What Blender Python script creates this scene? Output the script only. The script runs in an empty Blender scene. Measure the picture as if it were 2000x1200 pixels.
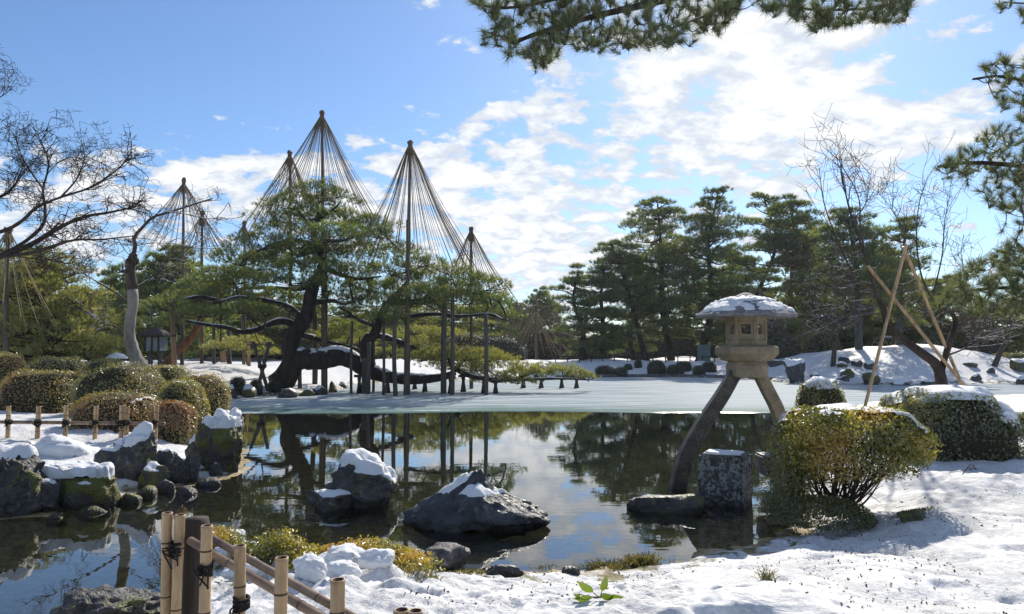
import bpy, math, random
import numpy as np
from mathutils import Vector, Matrix

# ------------------------------------------------------------------ camera, sky, sun, exposure
scene = bpy.context.scene
COL = scene.collection
F_PX, CAM_H = 1400.0, 1.9
TH = math.atan(80.0 / 1400.0)
cam_d = bpy.data.cameras.new('camera'); cam = bpy.data.objects.new('camera', cam_d); COL.objects.link(cam)
cam_d.sensor_width = 36.0; cam_d.lens = 36.0 * F_PX / 2000.0
cam_d.clip_start = 0.05; cam_d.clip_end = 6000
cam.location = (0, 0, CAM_H); cam.rotation_euler = (math.pi / 2 + TH, 0, 0)
scene.camera = cam

SUN_AZ, SUN_EL = math.radians(19.0), math.radians(35.0)       # azimuth from +Y towards +X
sun_dir = Vector((math.sin(SUN_AZ) * math.cos(SUN_EL), math.cos(SUN_AZ) * math.cos(SUN_EL), math.sin(SUN_EL)))
sd = bpy.data.lights.new('sun', 'SUN'); sd.energy = 2.35; sd.angle = math.radians(0.55); sd.color = (1.0, 0.93, 0.82)
sun = bpy.data.objects.new('sun', sd); COL.objects.link(sun)
sun.rotation_euler = sun_dir.to_track_quat('Z', 'Y').to_euler(); sun.location = sun_dir * 80

scene.view_settings.view_transform = 'Standard'; scene.view_settings.look = 'None'
scene.view_settings.gamma = 1.0; scene.view_settings.use_curve_mapping = False
scene.view_settings.exposure = 1.3
cy = scene.cycles
cy.max_bounces = 8; cy.diffuse_bounces = 4; cy.glossy_bounces = 3; cy.transmission_bounces = 4; cy.transparent_max_bounces = 8
cy.caustics_reflective = False; cy.caustics_refractive = False

class NT:
    """small node-tree helper"""
    def __init__(s, tree): s.t = tree; s.n = tree.nodes; s.l = tree.links
    def node(s, kind, **kw):
        n = s.n.new(kind)
        for k, v in kw.items(): setattr(n, k, v)
        return n
    def put(s, sock, val):
        if hasattr(val, 'is_output'): s.l.new(val, sock)
        elif val is not None:
            if hasattr(sock.default_value, '__len__') and not hasattr(val, '__len__'): val = (val,) * len(sock.default_value)
            if hasattr(sock.default_value, '__len__') and len(sock.default_value) == 4 and len(val) == 3: val = tuple(val) + (1,)
            sock.default_value = val
    def math(s, op, a, b=None, c=None, clamp=False):
        n = s.node('ShaderNodeMath', operation=op, use_clamp=clamp); s.put(n.inputs[0], a)
        if b is not None: s.put(n.inputs[1], b)
        if c is not None: s.put(n.inputs[2], c)
        return n.outputs[0]
    def mix(s, f, a, b, blend='MIX'):
        n = s.node('ShaderNodeMix', data_type='RGBA', blend_type=blend); s.put(n.inputs[0], f); s.put(n.inputs[6], a); s.put(n.inputs[7], b)
        return n.outputs[2]
    def noise(s, vec=None, scale=5, detail=4, rough=.55, dist=0, lac=2.0):
        n = s.node('ShaderNodeTexNoise'); s.put(n.inputs['Scale'], scale); s.put(n.inputs['Detail'], detail)
        s.put(n.inputs['Roughness'], rough); s.put(n.inputs['Distortion'], dist)
        if vec is not None: s.l.new(vec, n.inputs['Vector'])
        return n.outputs[0]
    def ramp(s, f, stops, interp='LINEAR'):
        n = s.node('ShaderNodeValToRGB'); s.put(n.inputs[0], f); cr = n.color_ramp; cr.interpolation = interp
        while len(cr.elements) < len(stops): cr.elements.new(.5)
        for e, (p, c) in zip(cr.elements, stops):
            e.position = p; e.color = (c, c, c, 1) if not hasattr(c, '__len__') else tuple(c) + (1,)
        return n.outputs[0]
    def smooth(s, v, a, b):
        n = s.node('ShaderNodeMapRange', interpolation_type='SMOOTHSTEP'); s.put(n.inputs[0], v); s.put(n.inputs[1], a); s.put(n.inputs[2], b)
        return n.outputs[0]
    def scalev(s, vec, sc):
        n = s.node('ShaderNodeVectorMath', operation='MULTIPLY'); s.l.new(vec, n.inputs[0]); n.inputs[1].default_value = sc
        return n.outputs[0]
    def bump(s, h, strength=.5, dist=.02, normal=None):
        n = s.node('ShaderNodeBump'); n.inputs['Strength'].default_value = strength; n.inputs['Distance'].default_value = dist
        s.l.new(h, n.inputs['Height'])
        if normal is not None: s.l.new(normal, n.inputs['Normal'])
        return n.outputs[0]

world = bpy.data.worlds.new('World'); scene.world = world; world.use_nodes = True
w = NT(world.node_tree); w.n.clear()
sky = w.node('ShaderNodeTexSky', sky_type='NISHITA'); sky.sun_disc = False
sky.sun_elevation = SUN_EL; sky.sun_rotation = SUN_AZ; sky.air_density = 1.0; sky.dust_density = 0.35; sky.ozone_density = 2.2
tc = w.node('ShaderNodeTexCoord'); sp = w.node('ShaderNodeSeparateXYZ'); w.l.new(tc.outputs['Generated'], sp.inputs[0])
ZO = .30
zz = w.math('ADD', w.math('MAXIMUM', sp.outputs[2], 0.0), ZO)
cx_ = w.math('DIVIDE', sp.outputs[0], zz); cy_ = w.math('DIVIDE', sp.outputs[1], zz)
cb = w.node('ShaderNodeCombineXYZ'); w.l.new(cx_, cb.inputs[0]); w.l.new(cy_, cb.inputs[1])
def blob(x, y, rx, ry, amp):
    dx = w.math('DIVIDE', w.math('SUBTRACT', cx_, x), rx); dy = w.math('DIVIDE', w.math('SUBTRACT', cy_, y), ry)
    q = w.math('ADD', w.math('MULTIPLY', dx, dx), w.math('MULTIPLY', dy, dy))
    return w.math('MULTIPLY', w.math('EXPONENT', w.math('MULTIPLY', q, -1.0)), amp)
def cpos(px, py):
    u, v = (px - 1000) / F_PX, (680 - py) / F_PX; L = math.sqrt(1 + u * u + v * v); return u / (v + ZO * L), 1 / (v + ZO * L)
cov = None
for px, py, rx, ry, amp in [(1500, 215, 330, 150, .21), (1440, 80, 190, 80, .14), (1820, 235, 170, 55, .14), (900, 330, 180, 110, .13), (1060, 490, 240, 110, .20), (420, 335, 230, 50, .14), (100, 430, 220, 120, .12), (600, 410, 200, 80, .08),
                            (280, 120, 440, 170, -.24), (1850, 110, 120, 80, -.22), (1780, 470, 170, 70, -.04), (700, 130, 210, 130, -.14)]:
    c0 = cpos(px, py); v = blob(c0[0], c0[1], abs(cpos(px + rx, py)[0] - c0[0]), abs(cpos(px, py - ry)[1] - cpos(px, py + ry)[1]) / 2, amp); cov = v if cov is None else w.math('ADD', cov, v)
n1 = w.noise(w.scalev(cb.outputs[0], (1.0, 1.2, 1)), 8.5, 12, .60, .12)
n2 = w.noise(cb.outputs[0], 2.0, 3, .5)
dens = w.math('ADD', w.math('ADD', n1, cov), w.math('MULTIPLY', w.math('SUBTRACT', n2, .5), .25))
cl = w.smooth(dens, .515, .605)
thick = w.smooth(w.math('ADD', dens, w.math('MULTIPLY', w.math('SUBTRACT', w.noise(cb.outputs[0], 15.0, 6, .6), .5), .5)), .52, .82)
ccol = w.mix(thick, (4.9, 5.4, 6.2), (7.9, 8.0, 8.1))
skyc = w.mix(1.0, sky.outputs[0], (0.68, 0.82, 0.99), 'MULTIPLY')
bg = w.node('ShaderNodeBackground'); bg.inputs[1].default_value = 0.057
w.l.new(w.mix(cl, skyc, ccol), bg.inputs[0])
wo = w.node('ShaderNodeOutputWorld'); w.l.new(bg.outputs[0], wo.inputs[0])

# ------------------------------------------------------------------ maths helpers
FW = np.array([0, math.cos(TH), math.sin(TH)]); UP = np.array([0, -math.sin(TH), math.cos(TH)]); RT = np.array([1., 0, 0])
def ray(px, py): return FW + RT * ((px - 1000) / F_PX) + UP * ((600 - py) / F_PX)
def P(px, py, D):
    d = ray(px, py); return np.array([0, 0, CAM_H]) + d * (D / d[1])
def G(px, py, z=0.0):
    d = ray(px, py); return (np.array([0, 0, CAM_H]) + d * ((z - CAM_H) / d[2]))
def nrm(v): return v / np.maximum(np.linalg.norm(v, axis=-1, keepdims=True), 1e-9)
def sstep(a, b, x):
    t = np.clip((x - a) / (b - a), 0, 1); return t * t * (3 - 2 * t)

def _hash(ix, iy, iz, seed):
    h = (ix.astype(np.int64) * 374761393 + iy.astype(np.int64) * 668265263 + iz.astype(np.int64) * 2147483647 + seed * 1274126177) & 0xffffffff
    h = ((h ^ (h >> 13)) * 1274126177) & 0xffffffff
    h = ((h ^ (h >> 16)) * 2246822519) & 0xffffffff
    return ((h ^ (h >> 15)) & 0xffff) / 65535.0
def vnoise(p, seed=0):
    i = np.floor(p); f = p - i; u = f * f * f * (f * (f * 6 - 15) + 10); i = i.astype(np.int64); r = 0
    for dx in (0, 1):
        for dy in (0, 1):
            for dz in (0, 1):
                wgt = (u[:, 0] if dx else 1 - u[:, 0]) * (u[:, 1] if dy else 1 - u[:, 1]) * (u[:, 2] if dz else 1 - u[:, 2])
                r = r + wgt * _hash(i[:, 0] + dx, i[:, 1] + dy, i[:, 2] + dz, seed)
    return r * 2 - 1
def fbm(p, oct=4, seed=0, gain=.5):
    a, s, r = 1., 1., 0
    for k in range(oct):
        r = r + a * vnoise(p * s + k * 17.3, seed + k); a *= gain; s *= 2.03
    return r

# ------------------------------------------------------------------ mesh helpers
def tag(o, label=None, cat=None, group=None, kind=None):
    if label: o['label'] = label
    if cat: o['category'] = cat
    if group: o['group'] = group
    if kind: o['kind'] = kind
    return o
def empty(name, loc, label, cat, group=None):
    o = bpy.data.objects.new(name, None); COL.objects.link(o); o.location = tuple(loc); o.empty_display_size = .1
    return tag(o, label, cat, group)
def link(name, me, parent=None):
    o = bpy.data.objects.new(name, me); COL.objects.link(o)
    if parent is not None:
        o.parent = parent; o.matrix_parent_inverse = Matrix.Translation(-Vector(parent.location))
    return o
def mesh(name, V, Fs, mat, smooth=True, tint=None, attrs=None, mi=None):
    V = np.asarray(V, np.float32); me = bpy.data.meshes.new(name)
    Fs = [np.asarray(f, np.int32) for f in (Fs if isinstance(Fs, list) else [Fs]) if len(f)]
    nl = sum(f.size for f in Fs); npol = sum(len(f) for f in Fs)
    me.vertices.add(len(V)); me.vertices.foreach_set('co', V.ravel())
    me.loops.add(nl); me.loops.foreach_set('vertex_index', np.concatenate([f.ravel() for f in Fs]))
    me.polygons.add(npol)
    tot = np.concatenate([np.full(len(f), f.shape[1], np.int32) for f in Fs])
    me.polygons.foreach_set('loop_start', np.concatenate([[0], np.cumsum(tot)[:-1]]).astype(np.int32))
    me.polygons.foreach_set('loop_total', tot)
    me.polygons.foreach_set('use_smooth', np.full(npol, smooth))
    for m in (mat if isinstance(mat, (list, tuple)) else [mat]): me.materials.append(m)
    if mi is not None: me.polygons.foreach_set('material_index', np.asarray(mi, np.int32))
    if tint is not None: attrs = dict(attrs or {}, tint=tint)
    for k, a in (attrs or {}).items():
        at = me.attributes.new(k, 'FLOAT', 'POINT'); at.data.foreach_set('value', np.asarray(a, np.float32))
    me.update(calc_edges=True); me.validate()
    return me
class MB:
    def __init__(s): s.V = []; s.T = []; s.Q = []; s.t = []; s.n = 0
    def add(s, V, F, tint=None):
        F = np.asarray(F); (s.Q if F.shape[1] == 4 else s.T).append(F + s.n); s.V.append(V); s.n += len(V)
        s.t.append(np.full(len(V), .5) if tint is None else (np.full(len(V), tint) if np.isscalar(tint) else tint))
    def build(s, name, mat, parent=None, smooth=True):
        if not s.n: return None
        Fs = ([np.concatenate(s.T)] if s.T else []) + ([np.concatenate(s.Q)] if s.Q else [])
        return link(name, mesh(name, np.concatenate(s.V), Fs, mat, smooth, np.concatenate(s.t)), parent)
def tube(pts, rad, sides=6, cap=True):
    pts = np.asarray(pts, float); n = len(pts); rad = np.broadcast_to(np.asarray(rad, float), (n,))
    t = nrm(np.gradient(pts, axis=0)); m = np.abs(t.mean(0)); ref = np.eye(3)[int(np.argmin(m))]
    a = nrm(np.cross(t, ref)); b = np.cross(t, a); ang = np.arange(sides) * 2 * math.pi / sides
    V = pts[:, None] + rad[:, None, None] * (np.cos(ang)[None, :, None] * a[:, None] + np.sin(ang)[None, :, None] * b[:, None])
    V = V.reshape(-1, 3); i = np.arange(n - 1)[:, None] * sides; j = np.arange(sides)[None]; k = (j + 1) % sides
    Q = np.stack([i + j, i + k, i + sides + k, i + sides + j], -1).reshape(-1, 4)
    if cap:
        V = np.vstack([V, pts[:1], pts[-1:]]); c0 = n * sides
        jj = np.arange(sides); kk = (jj + 1) % sides
        caps = np.vstack([np.stack([np.full(sides, c0), kk, jj, jj], -1), np.stack([np.full(sides, c0 + 1), (n - 1) * sides + jj, (n - 1) * sides + kk, (n - 1) * sides + kk], -1)])
        return V, Q, caps[:, :3]
    return V, Q, None
def add_tube(mb, pts, rad, sides=6, cap=True, tint=None):
    V, Q, C = tube(pts, rad, sides, cap); base = mb.n; mb.add(V, Q, tint)
    if C is not None: mb.T.append(C + base)
def add_tubes(mb, items, sides=4):
    """many open tubes at once; items = [(pts, radii)]"""
    by = {}
    for p, r in items: by.setdefault(len(p), []).append((p, r))
    for n, lst in by.items():
        pts = np.array([p for p, r in lst]); rad = np.array([np.broadcast_to(r, (n,)) for p, r in lst]); m_ = len(pts)
        t = np.empty_like(pts); t[:, 1:-1] = pts[:, 2:] - pts[:, :-2]; t[:, 0] = pts[:, 1] - pts[:, 0]; t[:, -1] = pts[:, -1] - pts[:, -2]; t = nrm(t)
        ref = np.eye(3)[np.argmin(np.abs(t.mean(1)), 1)][:, None]; a = nrm(np.cross(t, np.broadcast_to(ref, t.shape))); b = np.cross(t, a); an = np.arange(sides) * 2 * math.pi / sides
        V = pts[:, :, None] + rad[:, :, None, None] * (np.cos(an)[None, None, :, None] * a[:, :, None] + np.sin(an)[None, None, :, None] * b[:, :, None])
        i = np.arange(n - 1)[:, None] * sides; j = np.arange(sides)[None]; k = (j + 1) % sides
        Q = np.stack([i + j, i + k, i + sides + k, i + sides + j], -1).reshape(-1, 4)
        mb.add(V.reshape(-1, 3), (np.arange(m_)[:, None, None] * n * sides + Q[None]).reshape(-1, 4))
def smooth_path(pts, n=24):
    """Catmull-Rom through control points"""
    p = np.asarray(pts, float); p = np.vstack([2 * p[0] - p[1], p, 2 * p[-1] - p[-2]]); m = len(p) - 3
    t = np.linspace(0, m - 1e-6, n); i = t.astype(int); f = (t - i)[:, None]
    a, b, c, d = p[i], p[i + 1], p[i + 2], p[i + 3]
    return .5 * (2 * b + (c - a) * f + (2 * a - 5 * b + 4 * c - d) * f ** 2 + (3 * b - a - 3 * c + d) * f ** 3)
def rings(prof, sides, rot=0, sx=1, sy=1):
    """stack of polygons: prof = [(r, z)]"""
    ang = np.arange(sides) * 2 * math.pi / sides + rot
    V = np.concatenate([np.stack([r * np.cos(ang) * sx, r * np.sin(ang) * sy, np.full(sides, z)], -1) for r, z in prof])
    i = np.arange(len(prof) - 1)[:, None] * sides; j = np.arange(sides)[None]; k = (j + 1) % sides
    return V, np.stack([i + j, i + k, i + sides + k, i + sides + j], -1).reshape(-1, 4)
def box(c, s, rz=0):
    V = np.array([[x, y, z] for x in (-.5, .5) for y in (-.5, .5) for z in (-.5, .5)]) * np.array(s)
    cr, sr = math.cos(rz), math.sin(rz); V = V @ np.array([[cr, sr, 0], [-sr, cr, 0], [0, 0, 1]]) + np.array(c)
    return V, np.array([[0, 1, 3, 2], [4, 6, 7, 5], [0, 4, 5, 1], [2, 3, 7, 6], [0, 2, 6, 4], [1, 5, 7, 3]])
import bmesh
def ico(sub):
    bm = bmesh.new(); bmesh.ops.create_icosphere(bm, subdivisions=sub, radius=1); bm.verts.ensure_lookup_table()
    V = np.array([v.co[:] for v in bm.verts]); Fc = np.array([[v.index for v in f.verts] for f in bm.faces]); bm.free(); return V, Fc
ICO = {k: ico(k) for k in (2, 3, 4, 5)}
ORD = 'first second third fourth fifth sixth seventh eighth ninth tenth eleventh twelfth thirteenth fourteenth fifteenth sixteenth seventeenth eighteenth nineteenth twentieth'.split()

# ------------------------------------------------------------------ materials
def new_mat(name):
    m = bpy.data.materials.new(name); m.use_nodes = True; t = NT(m.node_tree); t.n.clear()
    t.out = t.node('ShaderNodeOutputMaterial'); t.tc = t.node('ShaderNodeTexCoord'); t.obj = t.tc.outputs['Object']; return m, t
def principled(t, col, rough=.7, spec=.4, normal=None, metal=0):
    b = t.node('ShaderNodeBsdfPrincipled'); t.put(b.inputs['Base Color'], col); t.put(b.inputs['Roughness'], rough)
    t.put(b.inputs['Specular IOR Level'], spec); t.put(b.inputs['Metallic'], metal)
    if normal is not None: t.l.new(normal, b.inputs['Normal'])
    t.l.new(b.outputs[0], t.out.inputs[0]); return b
def attr(t, name):
    a = t.node('ShaderNodeAttribute'); a.attribute_name = name; return a.outputs['Fac']
def leaf_mat(name, stops, trans=.4, gloss=.08, rough=.4):
    m, t = new_mat(name); c = t.ramp(attr(t, 'tint'), stops)
    d = t.node('ShaderNodeBsdfDiffuse'); t.l.new(c, d.inputs[0])
    tr = t.node('ShaderNodeBsdfTranslucent'); t.l.new(t.mix(1.0, c, (1.5, 1.55, .8), 'MULTIPLY'), tr.inputs[0])
    g = t.node('ShaderNodeBsdfGlossy'); g.inputs['Roughness'].default_value = rough; g.inputs[0].default_value = (.9, .95, 1, 1)
    m1 = t.node('ShaderNodeMixShader'); m1.inputs[0].default_value = trans; t.l.new(d.outputs[0], m1.inputs[1]); t.l.new(tr.outputs[0], m1.inputs[2])
    m2 = t.node('ShaderNodeMixShader'); m2.inputs[0].default_value = gloss; t.l.new(m1.outputs[0], m2.inputs[1]); t.l.new(g.outputs[0], m2.inputs[2])
    t.l.new(m2.outputs[0], t.out.inputs[0]); return m
def bark_mat(name, a, b, scale=6, bumpd=.03, snow=0.0, rough=.9):
    m, t = new_mat(name); v = t.scalev(t.obj, (1, 1, .35)); n = t.noise(v, scale, 6, .65); n2 = t.noise(t.obj, scale * 5, 3, .6)
    c = t.mix(t.ramp(n, [(.35, 0), (.68, 1)]), a, b); c = t.mix(t.math('MULTIPLY', n2, .5), c, t.mix(.35, a, (0.01, .01, .01)))
    if snow:
        ge = t.node('ShaderNodeNewGeometry'); s3 = t.node('ShaderNodeSeparateXYZ'); t.l.new(ge.outputs['Normal'], s3.inputs[0])
        f = t.smooth(t.math('ADD', s3.outputs[2], t.math('MULTIPLY', t.math('SUBTRACT', t.noise(t.obj, 3, 3), .5), 1.6)), 1.05 - snow, 1.25 - snow)
        c = t.mix(f, c, (.78, .8, .84))
    principled(t, c, rough, .3, t.bump(n, .7, bumpd)); return m
def stone_mat(name, a, b, moss=None, moss_amt=.0, scale=2.5, bumpd=.05, rough=.6, lichen=.3, lth=.54):
    m, t = new_mat(name); n = t.noise(t.obj, scale, 8, .62, .6); n2 = t.noise(t.obj, scale * 6, 5, .6); n3 = t.noise(t.obj, scale * 1.7, 4, .6, 1.0)
    c = t.mix(t.ramp(t.math('ADD', t.math('MULTIPLY', n, .6), t.math('MULTIPLY', n2, .4)), [(.38, 0), (.62, 1)]), a, b); c = t.mix(t.math('MULTIPLY', t.smooth(t.math('ADD', t.math('MULTIPLY', n2, .55), t.math('MULTIPLY', n3, .45)), lth, lth + .06), lichen), c, (.36, .35, .33))
    if moss:
        ge = t.node('ShaderNodeNewGeometry'); s3 = t.node('ShaderNodeSeparateXYZ'); t.l.new(ge.outputs['Normal'], s3.inputs[0])
        f = t.smooth(t.math('ADD', t.math('ADD', n3, t.math('MULTIPLY', n2, .25)), t.math('MULTIPLY', s3.outputs[2], .08)), .86 - moss_amt, .98 - moss_amt)
        c = t.mix(f, c, t.mix(n2, moss, tuple(x * .45 for x in moss)))
    gp_ = t.node('ShaderNodeNewGeometry'); sz_ = t.node('ShaderNodeSeparateXYZ'); t.l.new(gp_.outputs['Position'], sz_.inputs[0]); wet = t.smooth(t.math('ADD', sz_.outputs[2], t.math('MULTIPLY', t.math('SUBTRACT', n, .5), .15)), .10, .04)
    c = t.mix(t.math('MULTIPLY', wet, .6), c, (.008, .007, .005))
    h = t.math('ADD', t.math('ADD', n, t.math('MULTIPLY', n2, .45)), t.math('MULTIPLY', t.math('ABSOLUTE', t.math('SUBTRACT', n3, .5)), 1.2)); principled(t, c, t.math('ADD', t.math('MULTIPLY', n2, .35), rough - .2), .5, t.bump(h, 1.0, bumpd * 1.5)); return m
def plain_mat(name, a, b, scale=8, rough=.6, bumpd=.006, stretch=(1, 1, 1), spec=.4):
    m, t = new_mat(name); n = t.noise(t.scalev(t.obj, stretch), scale, 6, .6)
    principled(t, t.mix(t.ramp(n, [(.3, 0), (.7, 1)]), a, b), rough, spec, t.bump(n, .5, bumpd)); return m
M = {}
# snow
m, t = new_mat('snow'); n = t.noise(t.obj, 22, 6, .7); n2 = t.noise(t.obj, 90, 3, .6)
principled(t, t.mix(n, (.70, .71, .73), (.80, .80, .80)), .65, .3, t.bump(t.math('ADD', n, t.math('MULTIPLY', n2, .4)), .7, .02)); M['snow'] = m
M['needle'] = leaf_mat('pine_needles', [(0, (.022, .040, .016)), (.35, (.075, .105, .028)), (.7, (.20, .225, .045)), (1, (.40, .36, .08))], .50, .07)  # dark stops paint the pads' shaded parts, light stops their bright tips
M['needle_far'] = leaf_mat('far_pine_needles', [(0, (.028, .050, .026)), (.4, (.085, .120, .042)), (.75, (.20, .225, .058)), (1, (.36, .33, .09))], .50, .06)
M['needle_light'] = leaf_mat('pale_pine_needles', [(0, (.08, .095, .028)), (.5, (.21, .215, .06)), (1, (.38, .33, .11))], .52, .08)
M['needle_near'] = leaf_mat('near_pine_needles', [(0, (.04, .055, .02)), (.5, (.11, .13, .034)), (.85, (.20, .195, .05)), (1, (.24, .16, .055))], .42, .10, .35)
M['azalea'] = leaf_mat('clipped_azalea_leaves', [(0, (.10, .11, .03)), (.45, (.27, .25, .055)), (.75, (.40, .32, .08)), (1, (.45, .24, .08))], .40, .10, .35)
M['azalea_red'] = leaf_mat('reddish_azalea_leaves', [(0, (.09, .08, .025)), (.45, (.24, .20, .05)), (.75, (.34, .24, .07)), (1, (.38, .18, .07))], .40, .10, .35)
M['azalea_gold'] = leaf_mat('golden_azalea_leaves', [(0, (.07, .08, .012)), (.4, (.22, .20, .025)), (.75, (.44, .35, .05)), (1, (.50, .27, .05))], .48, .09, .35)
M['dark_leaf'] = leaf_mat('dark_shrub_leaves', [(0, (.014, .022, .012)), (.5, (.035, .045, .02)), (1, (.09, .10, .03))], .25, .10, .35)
M['shrub_core'] = plain_mat('shrub_inner_shade', (.018, .016, .008), (.045, .035, .016), 14, .9, .03)  # inner foliage, kept dark so its colour carries the leafy shade
M['sprig'] = leaf_mat('fresh_green_leaves', [(0, (.085, .13, .014)), (1, (.14, .19, .022))], .45, .06, .4)
M['grass'] = leaf_mat('dry_grass_blades', [(0, (.07, .07, .02)), (.6, (.17, .15, .04)), (1, (.28, .21, .09))], .4, .05)
M['bark'] = bark_mat('dark_pine_bark', (.022, .017, .015), (.075, .058, .048), 5, .04)
M['bark_snow'] = bark_mat('snow_dusted_pine_bark', (.020, .016, .014), (.07, .055, .046), 5, .04, .28)
M['bark_red'] = bark_mat('reddish_pine_bark', (.10, .045, .022), (.26, .13, .065), 5, .04)
M['bark_grey'] = bark_mat('grey_trunk_bark', (.05, .05, .05), (.15, .145, .14), 7, .03)
M['bark_bare'] = bark_mat('bare_twig_bark', (.030, .022, .018), (.10, .072, .055), 8, .01)
M['bark_frost'] = bark_mat('snow_dusted_twig_bark', (.05, .038, .03), (.14, .105, .08), 8, .01, .30)
M['bark_brown'] = bark_mat('brown_thicket_bark', (.10, .065, .04), (.24, .17, .115), 8, .01)
M['bark_pale'] = bark_mat('pale_mottled_bark', (.12, .10, .08), (.40, .37, .32), 4.5, .02)
M['rock'] = stone_mat('dark_pond_rock', (.020, .018, .017), (.105, .095, .088), (.16, .165, .025), .16, 2.2, .06, .52)
M['rock_moss'] = stone_mat('mossy_rock', (.030, .027, .022), (.10, .09, .075), (.16, .155, .025), .30, 2.4, .06, .6)
M['rock_blue'] = stone_mat('blue_grey_rock', (.016, .017, .021), (.088, .092, .102), (.12, .12, .03), .02, 2.0, .06, .5)
M['granite'] = stone_mat('weathered_granite', (.19, .145, .088), (.36, .29, .19), (.12, .12, .03), .03, 6, .004, .85, .12)
M['granite_dark'] = stone_mat('damp_lichened_stone', (.03, .028, .028), (.20, .185, .185), (.13, .13, .02), .10, 3.4, .02, .7, .6)
M['lichen_block'] = stone_mat('white_lichened_stone', (.03, .028, .028), (.11, .10, .10), (.13, .13, .02), .10, 4.5, .02, .7, .65, .485)
M['roof_stone'] = stone_mat('grey_roof_stone', (.10, .095, .10), (.30, .29, .29), (.13, .13, .03), .02, 6, .006, .85, .2)
M['granite_wet'] = stone_mat('dark_wet_granite', (.028, .023, .018), (.115, .095, .068), (.13, .13, .02), .06, 6, .004, .6, .12)
M['wood'] = plain_mat('weathered_prop_wood', (.040, .034, .030), (.13, .11, .095), 5, .85, .01, (3, 3, .25))
M['wood_tan'] = plain_mat('tan_pole_wood', (.17, .10, .05), (.34, .215, .12), 5, .8, .01, (3, 3, .25))
M['wood_dark'] = plain_mat('dark_post_wood', (.022, .017, .013), (.07, .055, .043), 7, .85, .01, (3, 3, .3))
M['pole'] = plain_mat('cone_pole_wood', (.055, .04, .03), (.17, .12, .085), 5, .85, .01, (3, 3, .25))
M['rope'] = plain_mat('straw_rope', (.10, .072, .045), (.23, .165, .10), 12, .9, .003)
M['rope_pale'] = plain_mat('pale_straw_rope', (.26, .20, .10), (.42, .33, .18), 12, .9, .003)
M['bamboo'] = plain_mat('weathered_bamboo', (.20, .115, .055), (.62, .42, .215), 5, .45, .003, (3, 3, .6), .5)
M['bamboo_rail'] = plain_mat('stained_bamboo', (.075, .04, .03), (.38, .26, .15), 4, .42, .003, (1.5, 1.5, 1.5), .5)
M['bamboo_in'] = plain_mat('bamboo_hollow', (.05, .028, .02), (.12, .07, .05), 9, .8)
M['twine'] = plain_mat('black_palm_twine', (.006, .005, .004), (.025, .02, .016), 30, .9, .004)
M['litter'] = plain_mat('dry_leaf_litter', (.05, .022, .015), (.14, .07, .04), 6, .8)
M['roofing'] = plain_mat('grey_roof', (.05, .05, .055), (.11, .11, .12), 6, .7)
M['plaster'] = plain_mat('pale_plaster', (.42, .42, .42), (.55, .54, .52), 4, .8)
M['paper'] = plain_mat('lamp_panel', (.16, .17, .17), (.24, .25, .25), 4, .5)
M['box_green'] = plain_mat('grey_green_paint', (.10, .15, .14), (.14, .19, .18), 4, .6)

# ------------------------------------------------------------------ ground, pond
shore_px = [(270, 1190), (330, 1125), (395, 1048), (480, 1052), (560, 1072), (700, 1088), (800, 1082), (870, 1098), (930, 1112), (1000, 1108), (1060, 1115), (1130, 1115),
            (1200, 1112), (1270, 1098), (1340, 1082), (1450, 1062), (1520, 1042), (1540, 1005), (1536, 940), (1540, 885), (1565, 838), (1640, 812), (1740, 798), (1850, 792), (2010, 786)]
far_px = [(2080, 748), (2000, 749), (1850, 752), (1700, 752), (1600, 752), (1545, 750), (1500, 743), (1400, 738.5), (1250, 737), (1150, 738), (1080, 739), (980, 741), (870, 744), (760, 748),
          (690, 752), (655, 765), (600, 768), (540, 772), (470, 778), (446, 782), (452, 830), (478, 885), (484, 918), (440, 938), (380, 950), (320, 958), (230, 976), (120, 1003), (0, 1018)]
POND = np.array([(-9, 3.0), (-4.6, 3.9), (-3.1, 4.6)] + [tuple(G(*p)[:2]) for p in shore_px] + [(26, 27), (48, 30), (48, 38)] + [tuple(G(*p)[:2]) for p in far_px] + [(-12, 7.4), (-15, 5.5), (-13, 3.2)])
def sdf(x, y):
    """signed distance to the pond's edge, positive on land"""
    A = POND; B = np.roll(POND, -1, 0); best = np.full(x.shape, 1e9); ins = np.zeros(x.shape, bool)
    for (ax, ay), (bx, by) in zip(A, B):
        dx, dy = bx - ax, by - ay; tt = np.clip(((x - ax) * dx + (y - ay) * dy) / (dx * dx + dy * dy), 0, 1)
        best = np.minimum(best, (x - ax - tt * dx) ** 2 + (y - ay - tt * dy) ** 2)
        c = ((ay > y) != (by > y)); xi = ax + (y - ay) / np.where(by == ay, 1e-9, by - ay) * dx; ins ^= c & (x < xi)
    return np.where(ins, -1, 1) * np.sqrt(best)
MC = P(1755, 690, 46.0)
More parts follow.
